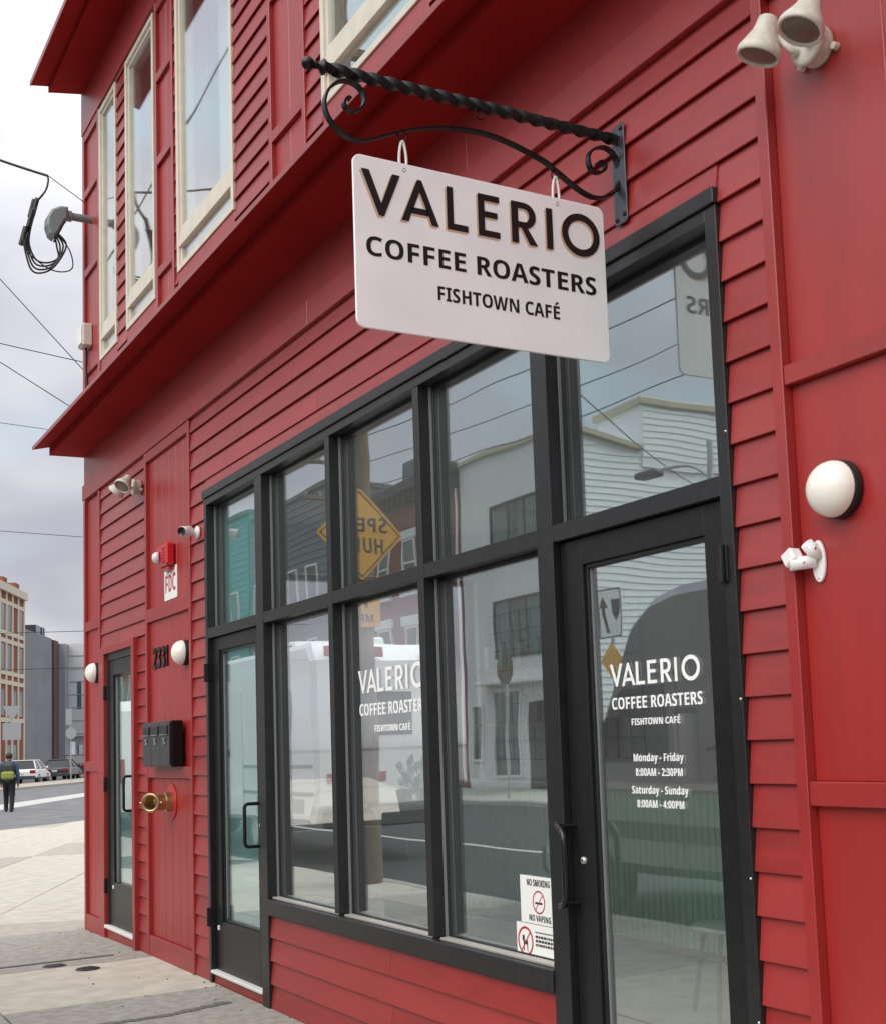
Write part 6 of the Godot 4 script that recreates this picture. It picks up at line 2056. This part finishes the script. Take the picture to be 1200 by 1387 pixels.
func nets(bones: Array, lo: Vector3, dim: Vector3i, cell: float, pal: Array) -> ArrayMesh:
	var nx := dim.x + 1
	var ny := dim.y + 1
	var nz := dim.z + 1
	var val := PackedFloat32Array()
	val.resize(nx * ny * nz)
	val.fill(1.0)
	var who := PackedInt32Array()
	who.resize(nx * ny * nz)
	var near := PackedFloat32Array()
	near.resize(nx * ny * nz)
	near.fill(9.0)
	for b in bones:
		var a: Vector3 = b[0]
		var d: Vector3 = b[1] - a
		var dd := maxf(d.length_squared(), 1e-8)
		var r: float = maxf(b[2], b[3]) + 0.09
		var p0 := (a.min(b[1]) - Vector3.ONE * r - lo) / cell
		var p1 := (a.max(b[1]) + Vector3.ONE * r - lo) / cell
		for k in range(maxi(0, int(p0.z)), mini(nz, int(p1.z) + 2)):
			for j in range(maxi(0, int(p0.y)), mini(ny, int(p1.y) + 2)):
				for i in range(maxi(0, int(p0.x)), mini(nx, int(p1.x) + 2)):
					var p := lo + Vector3(i, j, k) * cell
					var t := clampf((p - a).dot(d) / dd, 0.0, 1.0)
					var s := (p - a - d * t).length() - lerpf(b[2], b[3], t)
					var id := i + nx * (j + ny * k)
					if s < near[id]:
						near[id] = s
						who[id] = b[4]
					var kk := 0.035
					var m := val[id]
					var hmix := clampf(0.5 + 0.5 * (m - s) / kk, 0.0, 1.0)
					val[id] = lerpf(m, s, hmix) - kk * hmix * (1.0 - hmix)
	var st := tool_new()
	st.set_smooth_group(1)
	var at := {}
	var tint := {}
	var corner := [0, 1, nx, nx + 1, nx * ny, nx * ny + 1, nx * ny + nx, nx * ny + nx + 1]
	var off := [Vector3(0, 0, 0), Vector3(1, 0, 0), Vector3(0, 1, 0), Vector3(1, 1, 0), Vector3(0, 0, 1), Vector3(1, 0, 1), Vector3(0, 1, 1), Vector3(1, 1, 1)]
	for k in dim.z:
		for j in dim.y:
			for i in dim.x:
				var id := i + nx * (j + ny * k)
				var neg := 0
				for c in 8:
					if val[id + corner[c]] < 0.0:
						neg += 1
				if neg == 0 or neg == 8:
					continue
				var sum := Vector3.ZERO
				var n := 0
				for e in [[0, 1], [2, 3], [4, 5], [6, 7], [0, 2], [1, 3], [4, 6], [5, 7], [0, 4], [1, 5], [2, 6], [3, 7]]:
					var v0 := val[id + corner[e[0]]]
					var v1 := val[id + corner[e[1]]]
					if (v0 < 0.0) != (v1 < 0.0):
						sum += off[e[0]].lerp(off[e[1]], v0 / (v0 - v1))
						n += 1
				at[id] = lo + (Vector3(i, j, k) + sum / n) * cell
				tint[id] = who[id]
	var step := [1, nx, nx * ny]
	for id in at:
		for ax in 3:
			var v0 := val[id]
			var v1 := val[id + step[ax]]
			if (v0 < 0.0) == (v1 < 0.0):
				continue
			var s1: int = step[(ax + 1) % 3]
			var s2: int = step[(ax + 2) % 3]
			if not (at.has(id - s1) and at.has(id - s2) and at.has(id - s1 - s2)):
				continue
			var ids := [id, id - s1, id - s1 - s2, id - s2]
			var out := Vector3.ZERO
			out[ax] = 1.0 if v0 < 0.0 else -1.0
			var q := []
			for x in ids:
				q.append(at[x])
			var nrm: Vector3 = (q[1] - q[0]).cross(q[2] - q[0]) + (q[2] - q[0]).cross(q[3] - q[0])
			var order := [0, 1, 2, 0, 2, 3]
			if nrm.dot(out) > 0.0:
				order = [0, 2, 1, 0, 3, 2]
			for w in order:
				st.set_color(pal[tint[ids[w]]])
				st.add_vertex(q[w])
	return done(st)

# ---------------------------------------------------------------- wires
func wire(label: String, a: Vector3, b: Vector3, sag: float, r: float) -> void:
	var o := thing("overhead_wire", label, "wire", Vector3.ZERO, 0.0, "overhead wires")
	var st := tool_new()
	var p := []
	for i in 25:
		var t := i / 24.0
		p.append(a.lerp(b, t) - Vector3(0, sag * 4.0 * t * (1.0 - t), 0))
	tube(st, p, r, 6)
	part("conductor", st, M.cable_black, o)

func build_wires() -> void:
	# service drop to the corner of the cafe
	wire("thick black service cable running to the weather hood", Vector3(-11.6, 6.80, 0.40), Vector3(-13.2, 8.4, 3.1), 0.12, 0.012)
	wire("thin steel messenger wire tied to the cafe corner", Vector3(-11.8, 6.70, 0.03), Vector3(-11.6, 6.81, 0.41), 0.0, 0.004)
	# along the kerb
	for v in [[9.9, 2.1, "uppermost wire strung along the kerb poles"], [9.9, 4.1, "outer uppermost wire strung along the kerb poles"], [8.7, 3.1, "lower wire strung along the kerb poles"], [7.6, 3.0, "thick cable strung lowest along the kerb poles"]]:
		wire(v[2], Vector3(-13.2, v[0], v[1]), Vector3(26.0, v[0] + 0.2, v[1]), 0.9, 0.012)
		wire(v[2] + ", far span", Vector3(-13.2, v[0], v[1]), Vector3(-52.0, v[0] + 0.3, v[1] + 0.5), 1.0, 0.012)
	# along the other side and across
	for v in [[11.0, 13.0], [11.0, 15.0], [9.8, 14.0]]:
		wire({13.0: "kerb side wire strung along the far pavement", 15.0: "house side wire strung along the far pavement", 14.0: "lowest wire strung along the far pavement"}[v[1]], Vector3(-38.4, v[0], v[1]), Vector3(4.0, v[0] + 0.3, v[1]), 1.0, 0.014)
	wire("wire crossing the street from pole to pole", Vector3(-13.2, 9.2, 3.1), Vector3(-38.4, 10.4, 14.0), 0.6, 0.012)
	wire("wire crossing the street towards the white flank", Vector3(-13.2, 8.9, 3.1), Vector3(-24.0, 7.6, 17.4), 0.5, 0.012)
	# seen in the sky past the corner
	for v in [[Vector3(-40, 16.24, -3.81), Vector3(-40, 13.85, -6.12), "steep wire in the sky past the corner"], [Vector3(-40, 14.19, -3.82), Vector3(-40, 13.9, -6.35), "upper level wire in the sky past the corner"], [Vector3(-40, 13.61, -3.82), Vector3(-40, 12.44, -5.89), "slanting wire in the sky past the corner"], [Vector3(-60, 16.8, -6.9), Vector3(-60, 16.6, -10.7), "fourth wire down in the sky past the corner"], [Vector3(-60, 11.8, -6.9), Vector3(-60, 11.7, -10.7), "fifth wire down in the sky past the corner"], [Vector3(-80, 9.0, -10.2), Vector3(-80, 9.2, -15.2), "sixth wire down in the sky past the corner"], [Vector3(-80, 6.8, -10.2), Vector3(-80, 6.95, -15.2), "lowest wire in the sky past the corner"]]:
		var d: Vector3 = v[1] - v[0]
		wire(v[2], v[0] - d * 3.0, v[1] + d * 3.0, 0.05, 0.014 if v[0].x > -70 else 0.02)
